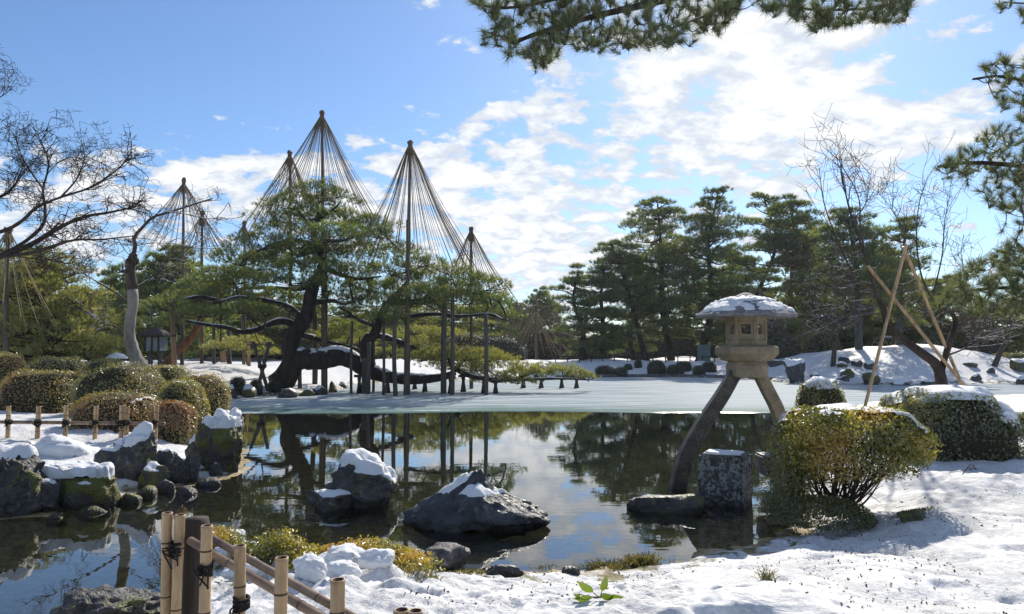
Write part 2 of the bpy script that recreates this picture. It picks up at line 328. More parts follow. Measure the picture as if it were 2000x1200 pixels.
def height(x, y, fine=True, ret=False):
    x = np.asarray(x, float); y = np.asarray(y, float); p = np.stack([x, y, np.zeros_like(x)], -1)
    jag = .10 * vnoise(p * 3.1, 5) + .05 * vnoise(p * 9.0, 6)
    d = sdf(x, y) + jag * (1 - sstep(14, 22, y))
    far = sstep(22, 32, y)
    Hn = .36 + .10 * sstep(8, 14, y) * (x < 0) + .12 * sstep(1.0, 5, d)
    rise = .55 + 1.5 * (1 - sstep(8, 11, y)) * sstep(-4.6, -2.2, x) + 1.3 * sstep(5.5, 7.5, y) * (1 - sstep(15, 18, y)) * (1 - sstep(-5.0, -3.0, x))
    near = Hn * sstep(-.05, rise, d)
    Hf = .88 - .28 * sstep(60, 100, y)
    farz = .16 * sstep(-.05, .12, d) + (Hf - .16) * sstep(.2, 5.5, d)
    z = near * (1 - far) + farz * far
    z = z + 1.15 * np.exp(-((x - MC[0]) / 8.5) ** 2 - ((y - MC[1] - .5) / 4.2) ** 2) * sstep(0, 4, d)
    z = z + .30 * fbm(p * .12, 3, 11) * sstep(1, 8, d) * far
    bed = -.06 - .16 * sstep(0, 1.2, -d) - 1.2 * sstep(2.2, 7, -d)
    z = np.where(d > 0, z, bed * sstep(-.05, .25, -d) + near * (1 - far))
    if fine:
        land = sstep(.05, .35, d); nr = 1 - sstep(12, 30, y)
        rg = sstep(-.3, .4, vnoise(p * 1.1 + 3, 29)); lump = .045 * fbm(p * 1.3, 2, 21) + rg * (.020 * fbm(p * 5.5, 2, 22) + .010 * fbm(p * 19, 2, 23))
        # clotted melting snow towards the water by the bamboo fence
        clot = np.exp(-((x + 1.6) / 1.4) ** 2 - ((y - 5.6) / 1.0) ** 2)
        lump = lump + clot * (.09 * np.maximum(0, fbm(p * 3.4, 3, 24)) + .05 * np.abs(vnoise(p * 8.5, 25)))
        pit = vnoise(p * 3.6 + 40, 27); lump = lump - .045 * sstep(.45, .75, pit) - .02 * sstep(.5, .8, vnoise(p * 8.3 + 7, 28))
        z = z + lump * land * nr + .05 * fbm(p * .9, 3, 31) * land * (1 - nr)
        z = z + .02 * fbm(p * 4, 3, 41) * (1 - land) * nr
    return (z, d) if ret else z
def hz(x, y): return float(height(np.array([x]), np.array([y]), y < 16)[0])
def land(px, py, d0=3.0, d1=130.0):
    """first point of the ground seen through a pixel"""
    D = np.exp(np.linspace(math.log(d0), math.log(d1), 420)); d = ray(px, py); x = d[0] / d[1] * D; z = CAM_H + d[2] / d[1] * D
    h = np.maximum(height(x, D, False), 0); i = np.argmax(z <= h) if np.any(z <= h) else len(D) - 1
    return np.array([x[i], D[i], hz(x[i], D[i])])

rows = list(CAM_H * F_PX / np.arange(3400, 1500, -60.)) + list(CAM_H * F_PX / np.arange(800, 40, -2.5)) + list(np.exp(np.linspace(math.log(68), math.log(2600), 34)))
rows = np.array(sorted(set([.35, .5] + [r for r in rows])))
ang = np.radians(np.concatenate([np.linspace(-180, -50, 28)[:-1], np.linspace(-50, 50, 500), np.linspace(50, 180, 28)[1:-1]]))
R_, A_ = np.meshgrid(rows, ang, indexing='ij'); gx = (R_ * np.sin(A_)).ravel(); gy = (R_ * np.cos(A_)).ravel()
gz, gd = height(gx, gy, True, True); na, nr_ = len(ang), len(rows)
i = np.arange(nr_ - 1)[:, None] * na; j = np.arange(na)[None]; k = (j + 1) % na
GQ = np.stack([i + j, i + na + j, i + na + k, i + k], -1).reshape(-1, 4)
V = np.vstack([np.stack([gx, gy, gz], -1), [[0, 0, hz(0, 0)]]]); cen = len(V) - 1
GT = np.stack([np.full(na, cen), np.arange(na), (np.arange(na) + 1) % na], -1)
m, t = new_mat('snowy_ground')
sh = attr(t, 'shore'); n = t.noise(t.obj, 1.3, 6, .6, .4); nf = t.noise(t.obj, 26, 5, .7); ng = t.noise(t.obj, 110, 3, .6); npt = t.noise(t.obj, 4.2, 6, .66)
s3 = t.node('ShaderNodeSeparateXYZ'); t.l.new(t.obj, s3.inputs[0])
snowc = t.mix(t.smooth(nf, .3, .7), (.54, .54, .55), (.79, .785, .775))
soil = t.mix(nf, (.055, .040, .022), (.17, .135, .07)); soil = t.mix(t.smooth(npt, .5, .62), soil, (.13, .125, .03))
bare = t.smooth(t.math('SUBTRACT', npt, t.math('MULTIPLY', t.smooth(sh, .02, 1.1), .25)), .43, .53)      # melted near the water's edge
speck = t.math('MULTIPLY', t.smooth(t.math('ADD', t.math('ADD', t.math('MULTIPLY', nf, .6), t.math('MULTIPLY', npt, .5)), t.math('MULTIPLY', t.smooth(sh, 1.6, .1), .06)), .635, .72), .7)
bare = t.math('MAXIMUM', bare, speck)
landc = t.mix(bare, snowc, soil)
bedc = t.mix(t.smooth(t.noise(t.obj, 9, 6, .75), .3, .7), (.10, .072, .028), (.54, .40, .19))
bedc = t.mix(t.smooth(s3.outputs[2], -.25, -.9), bedc, (.13, .19, .11))
col = t.mix(t.smooth(s3.outputs[2], .0, .05), bedc, landc)
crust = t.smooth(t.noise(t.obj, 1.9, 4, .6, .5), .38, .62)
bm_ = t.bump(t.math('MULTIPLY', t.math('ADD', nf, t.math('MULTIPLY', ng, .45)), t.math('MULTIPLY_ADD', crust, .85, .15)), .9, .026)
principled(t, col, .68, .3, bm_); M['ground'] = m
g = link('ground', mesh('ground', V, [GQ, GT], m, True, attrs={'shore': np.append(gd, 5)})); tag(g, kind='structure')

# water: a clear skin over the pond bed
m, t = new_mat('pond_water'); s3 = t.node('ShaderNodeSeparateXYZ'); t.l.new(t.obj, s3.inputs[0])
rip = t.noise(t.scalev(t.obj, (.8, 2.4, 1)), 2.2, 2, .5, .2)
nb = t.bump(rip, .05, .012)
gl = t.node('ShaderNodeBsdfGlossy'); gl.inputs['Roughness'].default_value = .0; t.l.new(nb, gl.inputs['Normal'])
trn = t.node('ShaderNodeBsdfTransparent'); trn.inputs[0].default_value = (.88, .86, .68, 1)
df = t.node('ShaderNodeBsdfDiffuse'); df.inputs[0].default_value = (.070, .115, .066, 1)
mx = t.node('ShaderNodeMixShader'); t.put(mx.inputs[0], t.math('MULTIPLY_ADD', t.smooth(attr(t, 'depth'), .22, .95), .32, .03)); t.l.new(trn.outputs[0], mx.inputs[1]); t.l.new(df.outputs[0], mx.inputs[2])
fr = t.node('ShaderNodeFresnel'); fr.inputs[0].default_value = 1.33; t.l.new(nb, fr.inputs[1])
m2 = t.node('ShaderNodeMixShader'); t.l.new(t.math('MINIMUM', t.math('MULTIPLY_ADD', fr.outputs[0], 1.6, .04), 1.0), m2.inputs[0]); t.l.new(mx.outputs[0], m2.inputs[1]); t.l.new(gl.outputs[0], m2.inputs[2])
t.l.new(m2.outputs[0], t.out.inputs[0])
wx = np.concatenate([np.linspace(-22, -9, 14)[:-1], np.linspace(-9, 12, 106), np.linspace(12, 52, 30)[1:]]); wy = np.concatenate([np.linspace(2, 24, 112), np.linspace(24, 52, 20)[1:]]); WX, WY = np.meshgrid(wx, wy)
i = np.arange(len(wy) - 1)[:, None] * len(wx); j = np.arange(len(wx) - 1)[None]; Q = np.stack([i + j, i + j + 1, i + len(wx) + j + 1, i + len(wx) + j], -1).reshape(-1, 4)
tag(link('pond_water', mesh('pond_water', np.stack([WX.ravel(), WY.ravel(), 0 * WX.ravel()], -1), Q, m, True, attrs={'depth': -height(WX.ravel(), WY.ravel(), False)})), kind='structure')

# ice over the far part of the pond
m, t = new_mat('pond_ice'); s3 = t.node('ShaderNodeSeparateXYZ'); t.l.new(t.obj, s3.inputs[0])
n = t.noise(t.scalev(t.obj, (.25, 1.2, 1)), 1.2, 6, .6); nf = t.noise(t.scalev(t.obj, (1, 2.5, 1)), 5, 5, .7); edge = attr(t, 'edge')
c = t.mix(t.smooth(t.math('ADD', edge, t.math('MULTIPLY', n, 2.0)), .6, 4.5), (.12, .20, .175), t.mix(t.smooth(n, .35, .65), (.27, .33, .35), (.48, .52, .535)))
c = t.mix(t.math('MULTIPLY', t.smooth(t.math('ADD', t.math('MULTIPLY', n, .7), t.math('MULTIPLY', nf, .35)), .62, .68), .6), c, (.78, .80, .82))
d_ = t.node('ShaderNodeBsdfDiffuse'); t.l.new(c, d_.inputs[0]); g_ = t.node('ShaderNodeBsdfGlossy'); g_.inputs['Roughness'].default_value = .22; bn_ = t.bump(nf, .3, .012); t.l.new(bn_, g_.inputs['Normal']); mx_ = t.node('ShaderNodeMixShader'); t.put(mx_.inputs[0], t.math('MULTIPLY_ADD', t.smooth(n, .62, .38), .10, .05)); t.l.new(d_.outputs[0], mx_.inputs[1]); t.l.new(g_.outputs[0], mx_.inputs[2]); t.l.new(mx_.outputs[0], t.out.inputs[0]); M['ice'] = m
xs = np.linspace(-16, 50, 420); ys = np.concatenate([[0, .05, .3], np.linspace(.8, 30, 24)])
e0 = 21.2 + .40 * fbm(np.stack([xs * .18, xs * 0, xs * 0], -1), 6, 3, .6) + .02 * xs
X, Y = np.meshgrid(xs, ys); Yw = e0[None] + Y
Zi = np.full(X.shape, .012); Zi[0] = -.01
i = np.arange(len(ys) - 1)[:, None] * len(xs); j = np.arange(len(xs) - 1)[None]
Q = np.stack([i + j, i + j + 1, i + len(xs) + j + 1, i + len(xs) + j], -1).reshape(-1, 4)
tag(link('ice_sheet', mesh('ice_sheet', np.stack([X.ravel(), Yw.ravel(), Zi.ravel()], -1), Q, m, True, attrs={'edge': Y.ravel()})), kind='structure')
# kerb along the far bank
kp = np.array([G(*p) for p in [(1085, 739.3), (1150, 738.2), (1250, 737.2), (1400, 738.7), (1515, 744)]]); kp = smooth_path(kp, 30)
V = np.concatenate([kp + [0, -.02, -.1], kp + [0, -.02, .2], kp + [0, .2, .2], kp + [0, .2, -.1]]); n_ = len(kp); i = np.arange(n_ - 1)
Q = np.concatenate([np.stack([a * n_ + i, a * n_ + i + 1, b * n_ + i + 1, b * n_ + i], -1) for a, b in ((0, 1), (1, 2), (2, 3))])
tag(link('kerb', mesh('kerb', V, Q, M['granite_dark'], False)), kind='structure')

# ------------------------------------------------------------------ foliage generators
def needles(rng, Pt, Dr, L, W, n, spread=.8, tint=None):
    """n thin triangles per tuft"""
    N = len(Pt); Pt = np.repeat(Pt, n, 0); d = nrm(np.repeat(Dr, n, 0) + spread * rng.normal(size=(N * n, 3)) * .6)
    ln = L * rng.uniform(.65, 1.15, (N * n, 1)); s = nrm(np.cross(d, rng.normal(size=(N * n, 3)))) * W * .5
    V = np.stack([Pt - s, Pt + s, Pt + d * ln], 1).reshape(-1, 3); T = np.arange(N * n * 3).reshape(-1, 3)
    tt = np.repeat(rng.uniform(0, 1, N) if tint is None else tint, n * 3); return V, T, np.clip(tt + rng.normal(0, .07, len(tt)), 0, 1)
def leaves(rng, Pt, Nr, size, tilt=.8, tint=None, asp=.45):
    N = len(Pt); nn = nrm(Nr + tilt * rng.normal(size=(N, 3)) * .7); a = nrm(np.cross(nn, rng.normal(size=(N, 3)))); b = np.cross(nn, a)
    s = size * rng.uniform(.6, 1.25, (N, 1)); V = np.stack([Pt - a * s * .5, Pt + b * s * asp * .5 + nn * s * .06, Pt + a * s * .5, Pt - b * s * asp * .5 + nn * s * .06], 1).reshape(-1, 3)
    q = np.arange(N)[:, None] * 4; T = np.concatenate([q + [0, 1, 2], q + [0, 2, 3]], 0)
    return V, T, np.repeat(rng.uniform(0, 1, N) if tint is None else tint, 4)
def pad(rng, fol, wood, c, a, b, h, n, L, W, k, attach=None, tw=.012, twigs=6, tbase=0.0, gaps=.0):
    """one cloud of a pine: a lobed flat dome of needle tufts, carried by twigs"""
    th = rng.uniform(0, 2 * math.pi, n); r = np.sqrt(rng.uniform(0, 1, n)); ph = rng.uniform(0, 6.28, 3)
    lob = 1 + .20 * np.sin(3 * th + ph[0]) + .13 * np.sin(5 * th + ph[1]) + .08 * np.sin(9 * th + ph[2])
    ux, uy = r * np.cos(th) * lob, r * np.sin(th) * lob
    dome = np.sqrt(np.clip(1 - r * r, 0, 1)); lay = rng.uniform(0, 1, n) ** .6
    pt = c + np.stack([ux * a, uy * b, h * (dome * lay - .25) + h * .25 * np.sin(4 * ux + ph[1]) * np.cos(4 * uy + ph[2])], -1)
    keep = vnoise(pt * (1.6 / max(a, .3)) * 2.0 + ph * 9, 71) > -.26 + gaps; pt, ux, uy, lay = pt[keep], ux[keep], uy[keep], lay[keep]
    dr = np.stack([ux * .9, uy * .9, np.full(len(ux), .8)], -1)
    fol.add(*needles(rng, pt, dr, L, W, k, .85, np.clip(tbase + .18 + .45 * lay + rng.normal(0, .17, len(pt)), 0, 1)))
    if wood is not None and len(pt):
        at = c + np.array([0, 0, -h * .35]) if attach is None else attach
        q = pt[rng.integers(0, len(pt), twigs)]; mid = (at + q) / 2 + np.array([0, 0, -.12 * h]) + rng.normal(0, .05 * a, (twigs, 3))
        add_tubes(wood, [(np.array([at, at * .25 + mid[i] * .55 + q[i] * .2, mid[i] * .4 + q[i] * .6, q[i]]), np.linspace(tw, tw * .35, 4)) for i in range(twigs)], 3)
def limb(mb, pts, r0, r1, n=18, sides=8, knob=.12, seed=0, snow=None):
    p = smooth_path(pts, n); rng = np.random.default_rng(seed); r = np.linspace(r0, r1, n) * (1 + knob * rng.normal(size=n) * .6)
    add_tube(mb, p, r, sides)
    if snow is not None:
        t_ = np.gradient(p, axis=0); t_ = nrm(t_); flat = np.abs(t_[:, 2]) < .62; run = []
        for q in range(n + 1):
            if q < n and flat[q] and rng.random() > .08: run.append(q)
            else:
                if len(run) > 3:
                    pr = p[run] + np.stack([np.zeros(len(run)), np.zeros(len(run)), r[run] * .62], -1); rr = r[run] * .62; rr[0] *= .2; rr[-1] *= .2; add_tube(snow, pr, rr, 6)
                run = []
    return p

# ------------------------------------------------------------------ rocks
def rock_mesh(seed, sub, sx, sy, sz, box_=.35, facets=9, rough=.16, lean=(0, 0), flat_top=None, peak=0., px_=0.):
    V, Fc = ICO[sub]; rng = np.random.default_rng(seed); v = V.copy()
    v = np.sign(v) * np.abs(v) ** (1 - box_ * .6)
    for k in range(facets):
        n = nrm(rng.normal(size=3)); cc = rng.uniform(.55, .85); d = v @ n; v = v - np.maximum(d - cc, 0)[:, None] * n * .9
    if flat_top: d = v[:, 2]; v[:, 2] = d - np.maximum(d - flat_top, 0) * .88
    r = rough * fbm(v * 1.6 + seed * 3.1, 3, seed) + .6 * rough * (1 - 2 * np.abs(vnoise(v * 2.7 + seed, seed + 9))) + .45 * rough * (1 - 2 * np.abs(vnoise(v * 6.1 + seed, seed + 19))) + .25 * rough * fbm(v * 9, 3, seed + 5)
    v = v * (1 + r)[:, None]
    v = v / np.abs(v).max(0) * np.array([sx, sy, sz]); v[:, 0] += lean[0] * v[:, 2]; v[:, 1] += lean[1] * v[:, 2]
    if peak:
        u = np.clip(v[:, 2] / sz * .5 + .5, 0, 1); k = 1 - peak * sstep(.35, 1.05, u); v[:, 0] = v[:, 0] * k + px_ * sx * (1 - k); v[:, 1] *= k
    return v, Fc
def vnormals(V, Fc):
    fn = np.cross(V[Fc[:, 1]] - V[Fc[:, 0]], V[Fc[:, 2]] - V[Fc[:, 0]]); N = np.zeros_like(V)
    for q in range(3): np.add.at(N, Fc[:, q], fn)
    return nrm(N)
def snow_cap(V, Fc, seed, thr=.55, thick=.05, sc=2.0, zmin=None, bias=None, amp=.5):
    """a sheet of lying snow grown from the upward faces, feathering out at its rim"""
    N = vnormals(V, Fc); k = N[:, 2] + amp * .8 * fbm(V * sc * .8 + seed, 2, seed + 50) - thr
    for _ in range(5 if len(V) > 3000 else 3):
        fk = k[Fc].mean(1); acc = np.zeros(len(V)); cnt = np.zeros(len(V))
        for q in range(3): np.add.at(acc, Fc[:, q], fk); np.add.at(cnt, Fc[:, q], 1)
        k = acc / np.maximum(cnt, 1)
    if zmin is not None: k = np.minimum(k, (V[:, 2] - zmin) * 6)
    if bias is not None: k = k + bias(V)
    off = thick * (sstep(0, .45, k)) - .02 * (k < 0) * np.minimum(1, -k * 8)
    Vn = V + nrm(N * [.6, .6, 1] + [0, 0, .35]) * (off + .02 * thick * fbm(V * 12, 2, seed))[:, None]
    keep = (k[Fc] > -.12).all(1); Fk = Fc[keep]
    if not len(Fk): return None
    u, inv = np.unique(Fk, return_inverse=True); return Vn[u], inv.reshape(-1, 3)
def rock(name, label, cat, bbox, seed, mat='rock', D=None, zb=None, depth=.75, sub=4, snow=None, group=None, sink=.12, rotz=0., **kw):
    """a boulder filling a box of the picture, standing on the water's bed or the ground"""
    x0, x1, yt, yb = bbox; xm = (x0 + x1) / 2
    b = land(xm, yb) if zb is None else G(xm, yb, zb)
    D = b[1] if D is None else D; b = np.array([P(xm, yb, D)[0], D, b[2] if zb is None else zb]); s = D / F_PX
    wd, ht = (x1 - x0) * s, (yb - yt) * s; dp = wd * depth; yc = D + dp * .32; sc = yc / D
    hh = ht * sc * .5 * (1 + sink) + .04
    V, Fc = rock_mesh(seed, sub, wd * sc / 2, dp / 2, hh, **kw)
    top = CAM_H - (yt - 680) * yc / F_PX
    c = np.array([b[0] * sc, yc, top - hh])
    V = V + c; o = link(name, mesh(name, V, Fc, M[mat]));
    o.data.transform(Matrix.Translation(-Vector(c))); o.location = c
    tag(o, label, cat, group)
    if snow:
        sc_ = snow_cap(V - c, Fc, seed, **snow)
        if sc_:
            so = link('snow_cap', mesh('snow_cap', sc_[0], sc_[1], M['snow'])); so.parent = o
    return o
W0 = dict(zb=0.0)
SN = dict(thr=.45, thick=.10)
# left bank
rock('boulder', 'big dark boulder at the left picture edge, snow on its top', 'boulder', (-70, 84, 856, 1012), 3, sub=5, snow=dict(thr=.40, thick=.11, zmin=.34), group='left bank boulders', box_=.6, facets=8, **W0)
rock('boulder', 'flat-topped mossy boulder under a thick snow slab at the water', 'boulder', (82, 234, 906, 992), 8, 'rock_moss', sub=5, snow=dict(thr=.45, thick=.13, amp=.15, zmin=.16), group='left bank boulders', box_=.9, facets=4, flat_top=.7, rough=.10, **W0)
rock('boulder', 'low brown boulder half buried in snow behind the flat-topped one', 'boulder', (55, 190, 862, 930), 13, D=10.3, sub=4, zb=.25, snow=dict(thr=.2, thick=.14), group='left bank boulders')
rock('boulder', 'slanting boulder with a snow-covered sloping back, right of the snow slab', 'boulder', (196, 318, 830, 952), 22, sub=5, snow=dict(thr=.60, thick=.12, amp=.3, zmin=.12), group='left bank boulders', lean=(.28, 0), facets=10, box_=.5, **W0)
rock('boulder', 'rounded boulder capped with snow between the slanting and the tall one', 'boulder', (292, 372, 864, 948), 31, sub=4, snow=dict(thr=.6, thick=.10, amp=.3, zmin=.12), group='left bank boulders', **W0)
rock('boulder', 'tall boulder at the bank corner with a thick white snow hood', 'boulder', (384, 486, 784, 930), 44, 'rock_moss', sub=5, snow=dict(thr=.35, thick=.14, amp=.2, zmin=.30), group='left bank boulders', box_=.5, depth=.9, facets=7, **W0)
rock('boulder', 'reddish brown stone tucked against the tall snow-hooded boulder', 'boulder', (364, 424, 850, 916), 47, sub=4, snow=dict(thr=.6, thick=.06), group='left bank boulders', zb=.05)
for bb, sd_, lab, mt in [((178, 262, 872, 950), 51, 'dark rock wedged between the flat-topped boulder and the slanting one', 'rock'), ((262, 330, 896, 958), 52, 'brown rock at the foot of the slanting boulder', 'rock_moss'), ((340, 396, 880, 944), 53, 'dark rock left of the tall boulder, low at the water', 'rock'), ((40, 112, 918, 1004), 54, 'black rock in the gap between the edge boulder and the flat-topped one', 'rock')]:
    rock('boulder', lab, 'boulder', bb, sd_, mt, sub=4, group='left bank boulders', snow=dict(thr=.75, thick=.06, amp=.3, zmin=.1), **W0)
for k, (bb, lab, mt) in enumerate([((232, 276, 955, 984), 'smooth rounded cobble at the corner of the flat-topped boulder', 'rock_moss'), ((148, 214, 983, 1003), 'low flat mossy stone in the water before the flat-topped boulder', 'rock_moss'),
        ((262, 308, 944, 972), 'mossy wedge-shaped stone beside the smooth cobble', 'rock_moss'), ((308, 346, 931, 962), 'upright wet cobble below the rounded snow-capped boulder', 'rock'),
        ((340, 388, 946, 968), 'oval wet cobble farthest out in the water', 'rock'), ((366, 404, 902, 932), 'speckled grey stone beneath the reddish brown one', 'granite_dark'),
        ((384, 438, 929, 950), 'flat wet slab at the foot of the tall boulder', 'rock'), ((92, 132, 996, 1014), 'thin half-sunk stone at the left shore, nearest the picture edge', 'rock_moss'), ((408, 440, 900, 934), 'dark angular stone with a snow patch under the tall boulder', 'rock')]):
    rock('cobble', lab, 'stone', bb, 60 + k, mt, sub=3, group='wet stones along the left shore', box_=.1, facets=5, rough=.10, snow=dict(thr=.75, thick=.03) if k in (5, 8) else None, **W0)
# boulders in the pond and on the near shore
rock('boulder', 'humped black boulder in the pond with snow crown and mossy right side', 'boulder', (634, 783, 888, 990), 75, sub=5, snow=dict(thr=.52, thick=.085, amp=.2, zmin=.10), box_=.25, facets=4, rough=.12, group='boulders standing in the pond', **W0)
rock('boulder', 'low black shelf of rock left of the humped pond boulder', 'boulder', (592, 712, 945, 997), 77, sub=4, snow=dict(thr=.72, thick=.06, amp=.35), facets=8, group='boulders standing in the pond', **W0)
rock('boulder', 'largest black boulder in mid-pond, peaked like a mountain, snow on its ridge', 'boulder', (782, 1106, 908, 1038), 93, 'rock_blue', sub=5, depth=.55, snow=dict(thr=.66, thick=.06, amp=.15, zmin=.17), box_=.1, facets=6, rough=.15, peak=.8, px_=-.05, group='boulders standing in the pond', **W0)
rock('boulder', 'long flat wet rock at the foot of the lantern leg', 'boulder', (1198, 1382, 955, 1000), 101, 'rock', sub=4, depth=.5, box_=.5, group='boulders standing in the pond', snow=dict(thr=.9, thick=.02), **W0)
rock('boulder', 'wet craggy rock at the bottom left corner beside the bamboo fence', 'boulder', (66, 330, 1136, 1215), 110, 'rock', D=4.9, sub=5, depth=.7, zb=0, facets=10, group='near shore rocks')
for bb, lab, s_, mt in [((812, 918, 1054, 1104), 'grey wedge-shaped rock at the end of the golden hedge', 120, 'granite_dark'), ((936, 1030, 1086, 1122), 'flat wet rock on the near shore glinting in the sun', 121, 'rock_blue'),
                    ((1084, 1136, 1097, 1120), 'small speckled stone on the near shore between two moss tufts', 122, 'rock'), ((1748, 1816, 988, 1012), 'low mossy stone in the shade right of the round azalea', 125, 'rock_moss')]:
    rock('shore_rock', lab, 'rock', bb, s_, mt, sub=4, group='near shore rocks', zb=.06 if bb[0] < 1500 else .3, depth=.6)
# far right mound
def spot_rock(bb, seed, mat, label, nm='mound_rock', cat='rock', group='rocks on the snowy mound', sub=3, **kw):
    rock(nm, label, cat, bb, seed, mat, sub=sub, group=group, depth=.8, snow=dict(thr=.62, thick=.12, amp=.3), sink=.3, **kw)
spot_rock((1532, 1579, 694, 747), 140, 'rock_blue', 'tall dark standing stone right of the lantern on the far bank', 'standing_stone', 'stone', None, 4, box_=.4)
mr = [(1634, 1667, 696, 711), (1633, 1655, 708, 720), (1663, 1686, 704, 718), (1642, 1669, 720, 741), (1684, 1713, 707, 723), (1684, 1720, 725, 753), (1580, 1604, 730, 739), (1632, 1660, 733, 744),
      (1874, 1908, 707, 718), (1925, 1943, 716, 732), (1894, 1917, 727, 743), (1976, 2012, 702, 728), (1983, 2006, 734, 752), (1498, 1532, 703, 718), (1800, 1828, 741, 753), (1742, 1780, 744, 754)]
mr.sort(key=lambda b: b[0] + b[1])
for k, bb in enumerate(mr): spot_rock(bb, 150 + k, ['rock', 'rock_blue', 'rock_moss'][k % 3], f'{ORD[k]} small rock from the left on the snowy mound')
ir = [(438, 462, 745, 777), (470, 500, 752, 778), (540, 582, 756, 778), (585, 622, 757, 775), (610, 640, 755, 772), (640, 660, 744, 768), (655, 682, 746, 760)]
for k, bb in enumerate(ir): spot_rock(bb, 180 + k, ['rock', 'rock_moss'][k % 2], f"{ORD[k]} edging rock from the left on the great pine's shore", 'edging_rock', 'rock', 'edging rocks under the great pine')

# ------------------------------------------------------------------ clipped shrubs
def shrub(name, label, bbox, seed, mat='azalea', D=None, leaf=.030, n=7000, depth=1.0, e=.8, snow=None, group=None, base_z=None, tmean=.45, sub=4, low=0.0):
    x0, x1, yt, yb = bbox; xm = (x0 + x1) / 2; b = land(xm, yb) if base_z is None else G(xm, yb, base_z)
    if D is None: D = b[1]
    s = D / F_PX; wd = (x1 - x0) * s; dp = wd * depth; yc = D + dp * .30; sc = yc / D; a = wd * sc / 2; bb_ = dp / 2
    x = P(xm, yb, D)[0] * sc; zb = max(hz(x, yc), 0) - .05; top = CAM_H - (yt - 680) * yc / F_PX; h = max(top - zb, .15)
    root = empty(name, (x, yc, zb), label, 'shrub', group); rng = np.random.default_rng(seed)
    V, Fc = ICO[sub]; 
    def shape(v):
        q = np.sign(v) * np.abs(v) ** e; q = q / np.maximum(1e-6, (np.abs(q) ** 2.6).sum(-1, keepdims=True) ** (1 / 2.6))
        q = q * (1 + .10 * fbm(v * 1.7 + seed, 3, seed))[:, None]
        zq = np.where(q[:, 2] > -low, (q[:, 2] + .30) / 1.30, (q[:, 2] + .30) / 1.30); return np.stack([q[:, 0] * a, q[:, 1] * bb_, np.maximum(zq, 0) * h], -1)
    core = shape(V) * [.93, .93, .95]; core = core + np.array([x, yc, zb]); link('shaded_core', mesh('shaded_core', core, Fc, M['shrub_core']), root)  # solid dark core painting the shade behind the outer leaves
    d = nrm(rng.normal(size=(n, 3))); d = d[d[:, 2] > -.32]; q = shape(d); nn = nrm(d / np.array([a, bb_, h * .8]))
    q = q * rng.uniform(.93, 1.03, (len(q), 1)) + np.array([x, yc, zb]) + nn * .012
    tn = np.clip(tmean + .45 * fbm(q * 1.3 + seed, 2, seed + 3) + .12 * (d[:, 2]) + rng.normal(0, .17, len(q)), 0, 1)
    fo = MB(); fo.add(*leaves(rng, q, nn, leaf, 1.0, tn)); tag(fo.build('leaves', M[mat], root, False), kind='stuff')
    if snow:
        c_ = snow_cap(shape(V), Fc, seed, **snow)
        if c_: link('snow_patch', mesh('snow_patch', c_[0] + np.array([x, yc, zb]), c_[1], M['snow']), root)
    return root
gl_ = 'clipped azaleas on the left bank'
for bb, sd_, mt, D, lab, tm, sn in [
    ((12, 156, 721, 800), 1, 'azalea', 15.5, 'round clipped azalea standing alone on the snow at the left', .62, None),
    ((-30, 46, 687, 748), 2, 'azalea', 19, 'clipped azalea cut by the left picture edge', .6, None),
    ((54, 166, 694, 762), 3, 'azalea', 18.5, 'green clipped azalea behind the lone round one', .38, dict(thr=1.05, thick=.05, amp=.7)),
    ((160, 318, 716, 802), 4, 'azalea', 15, 'broad green clipped azalea in the middle of the group', .36, None),
    ((150, 250, 702, 760), 5, 'azalea', 19.5, 'small clipped azalea behind the broad green one', .4, None),
    ((146, 312, 766, 850), 6, 'azalea_red', 12.6, 'wide reddish azalea behind the low bamboo fence', .62, dict(thr=1.25, thick=.04, amp=.7)),
    ((296, 378, 784, 880), 7, 'azalea_red', 12.2, 'reddish azalea hanging over the rounded boulder, end of the fence', .6, None),
    ((306, 400, 741, 822), 8, 'azalea', 14.2, 'round azalea dotted with snow behind the snow-hooded boulder', .42, dict(thr=1.0, thick=.04, amp=.7)),
    ((330, 446, 730, 795), 9, 'azalea', 16.2, 'rightmost clipped azalea at the edge of the ice', .5, dict(thr=1.1, thick=.04, amp=.7)),
    ((278, 376, 713, 775), 10, 'azalea', 18.8, 'low azalea right of the pale trunk', .5, None),
    ((236, 310, 712, 765), 11, 'azalea_red', 18, 'brownish azalea mound just before the pale trunk', .55, None),
    ((60, 150, 684, 720), 12, 'azalea', 23, 'far green azalea under the yellow-green pine', .4, None)]:
    shrub('clipped_azalea', lab, bb, sd_, mt, D, .042, 10500, .95, .8, sn, gl_, tmean=tm)
far_sh = [(1162, 1201, 714, 737), (1198, 1226, 717, 737), (1219, 1235, 711, 725), (1239, 1254, 703, 722), (1264, 1301, 703, 733), (1302, 1336, 712, 734), (1320, 1351, 705, 728), (1353, 1378, 714, 735), (1372, 1400, 706, 730)]
for k, bb in enumerate(far_sh):
    shrub('clipped_shrub', f'{ORD[k]} dark clipped shrub from the left on the far snowy bank', bb, 30 + k, 'dark_leaf', None, .07, 1500, .9, .75, dict(thr=1.15, thick=.06, amp=.6), 'dark shrubs on the far bank', sub=3, tmean=.35)
for k, bb in enumerate([(449, 478, 735, 772), (488, 512, 742, 774), (523, 548, 744, 772)]):
    shrub('clipped_shrub', f"{ORD[k]} dark barrel-shaped shrub from the left on the great pine's shore", bb, 45 + k, 'dark_leaf', None, .05, 2200, .9, .7, None, "barrel shrubs on the pine's shore", sub=3, tmean=.35)
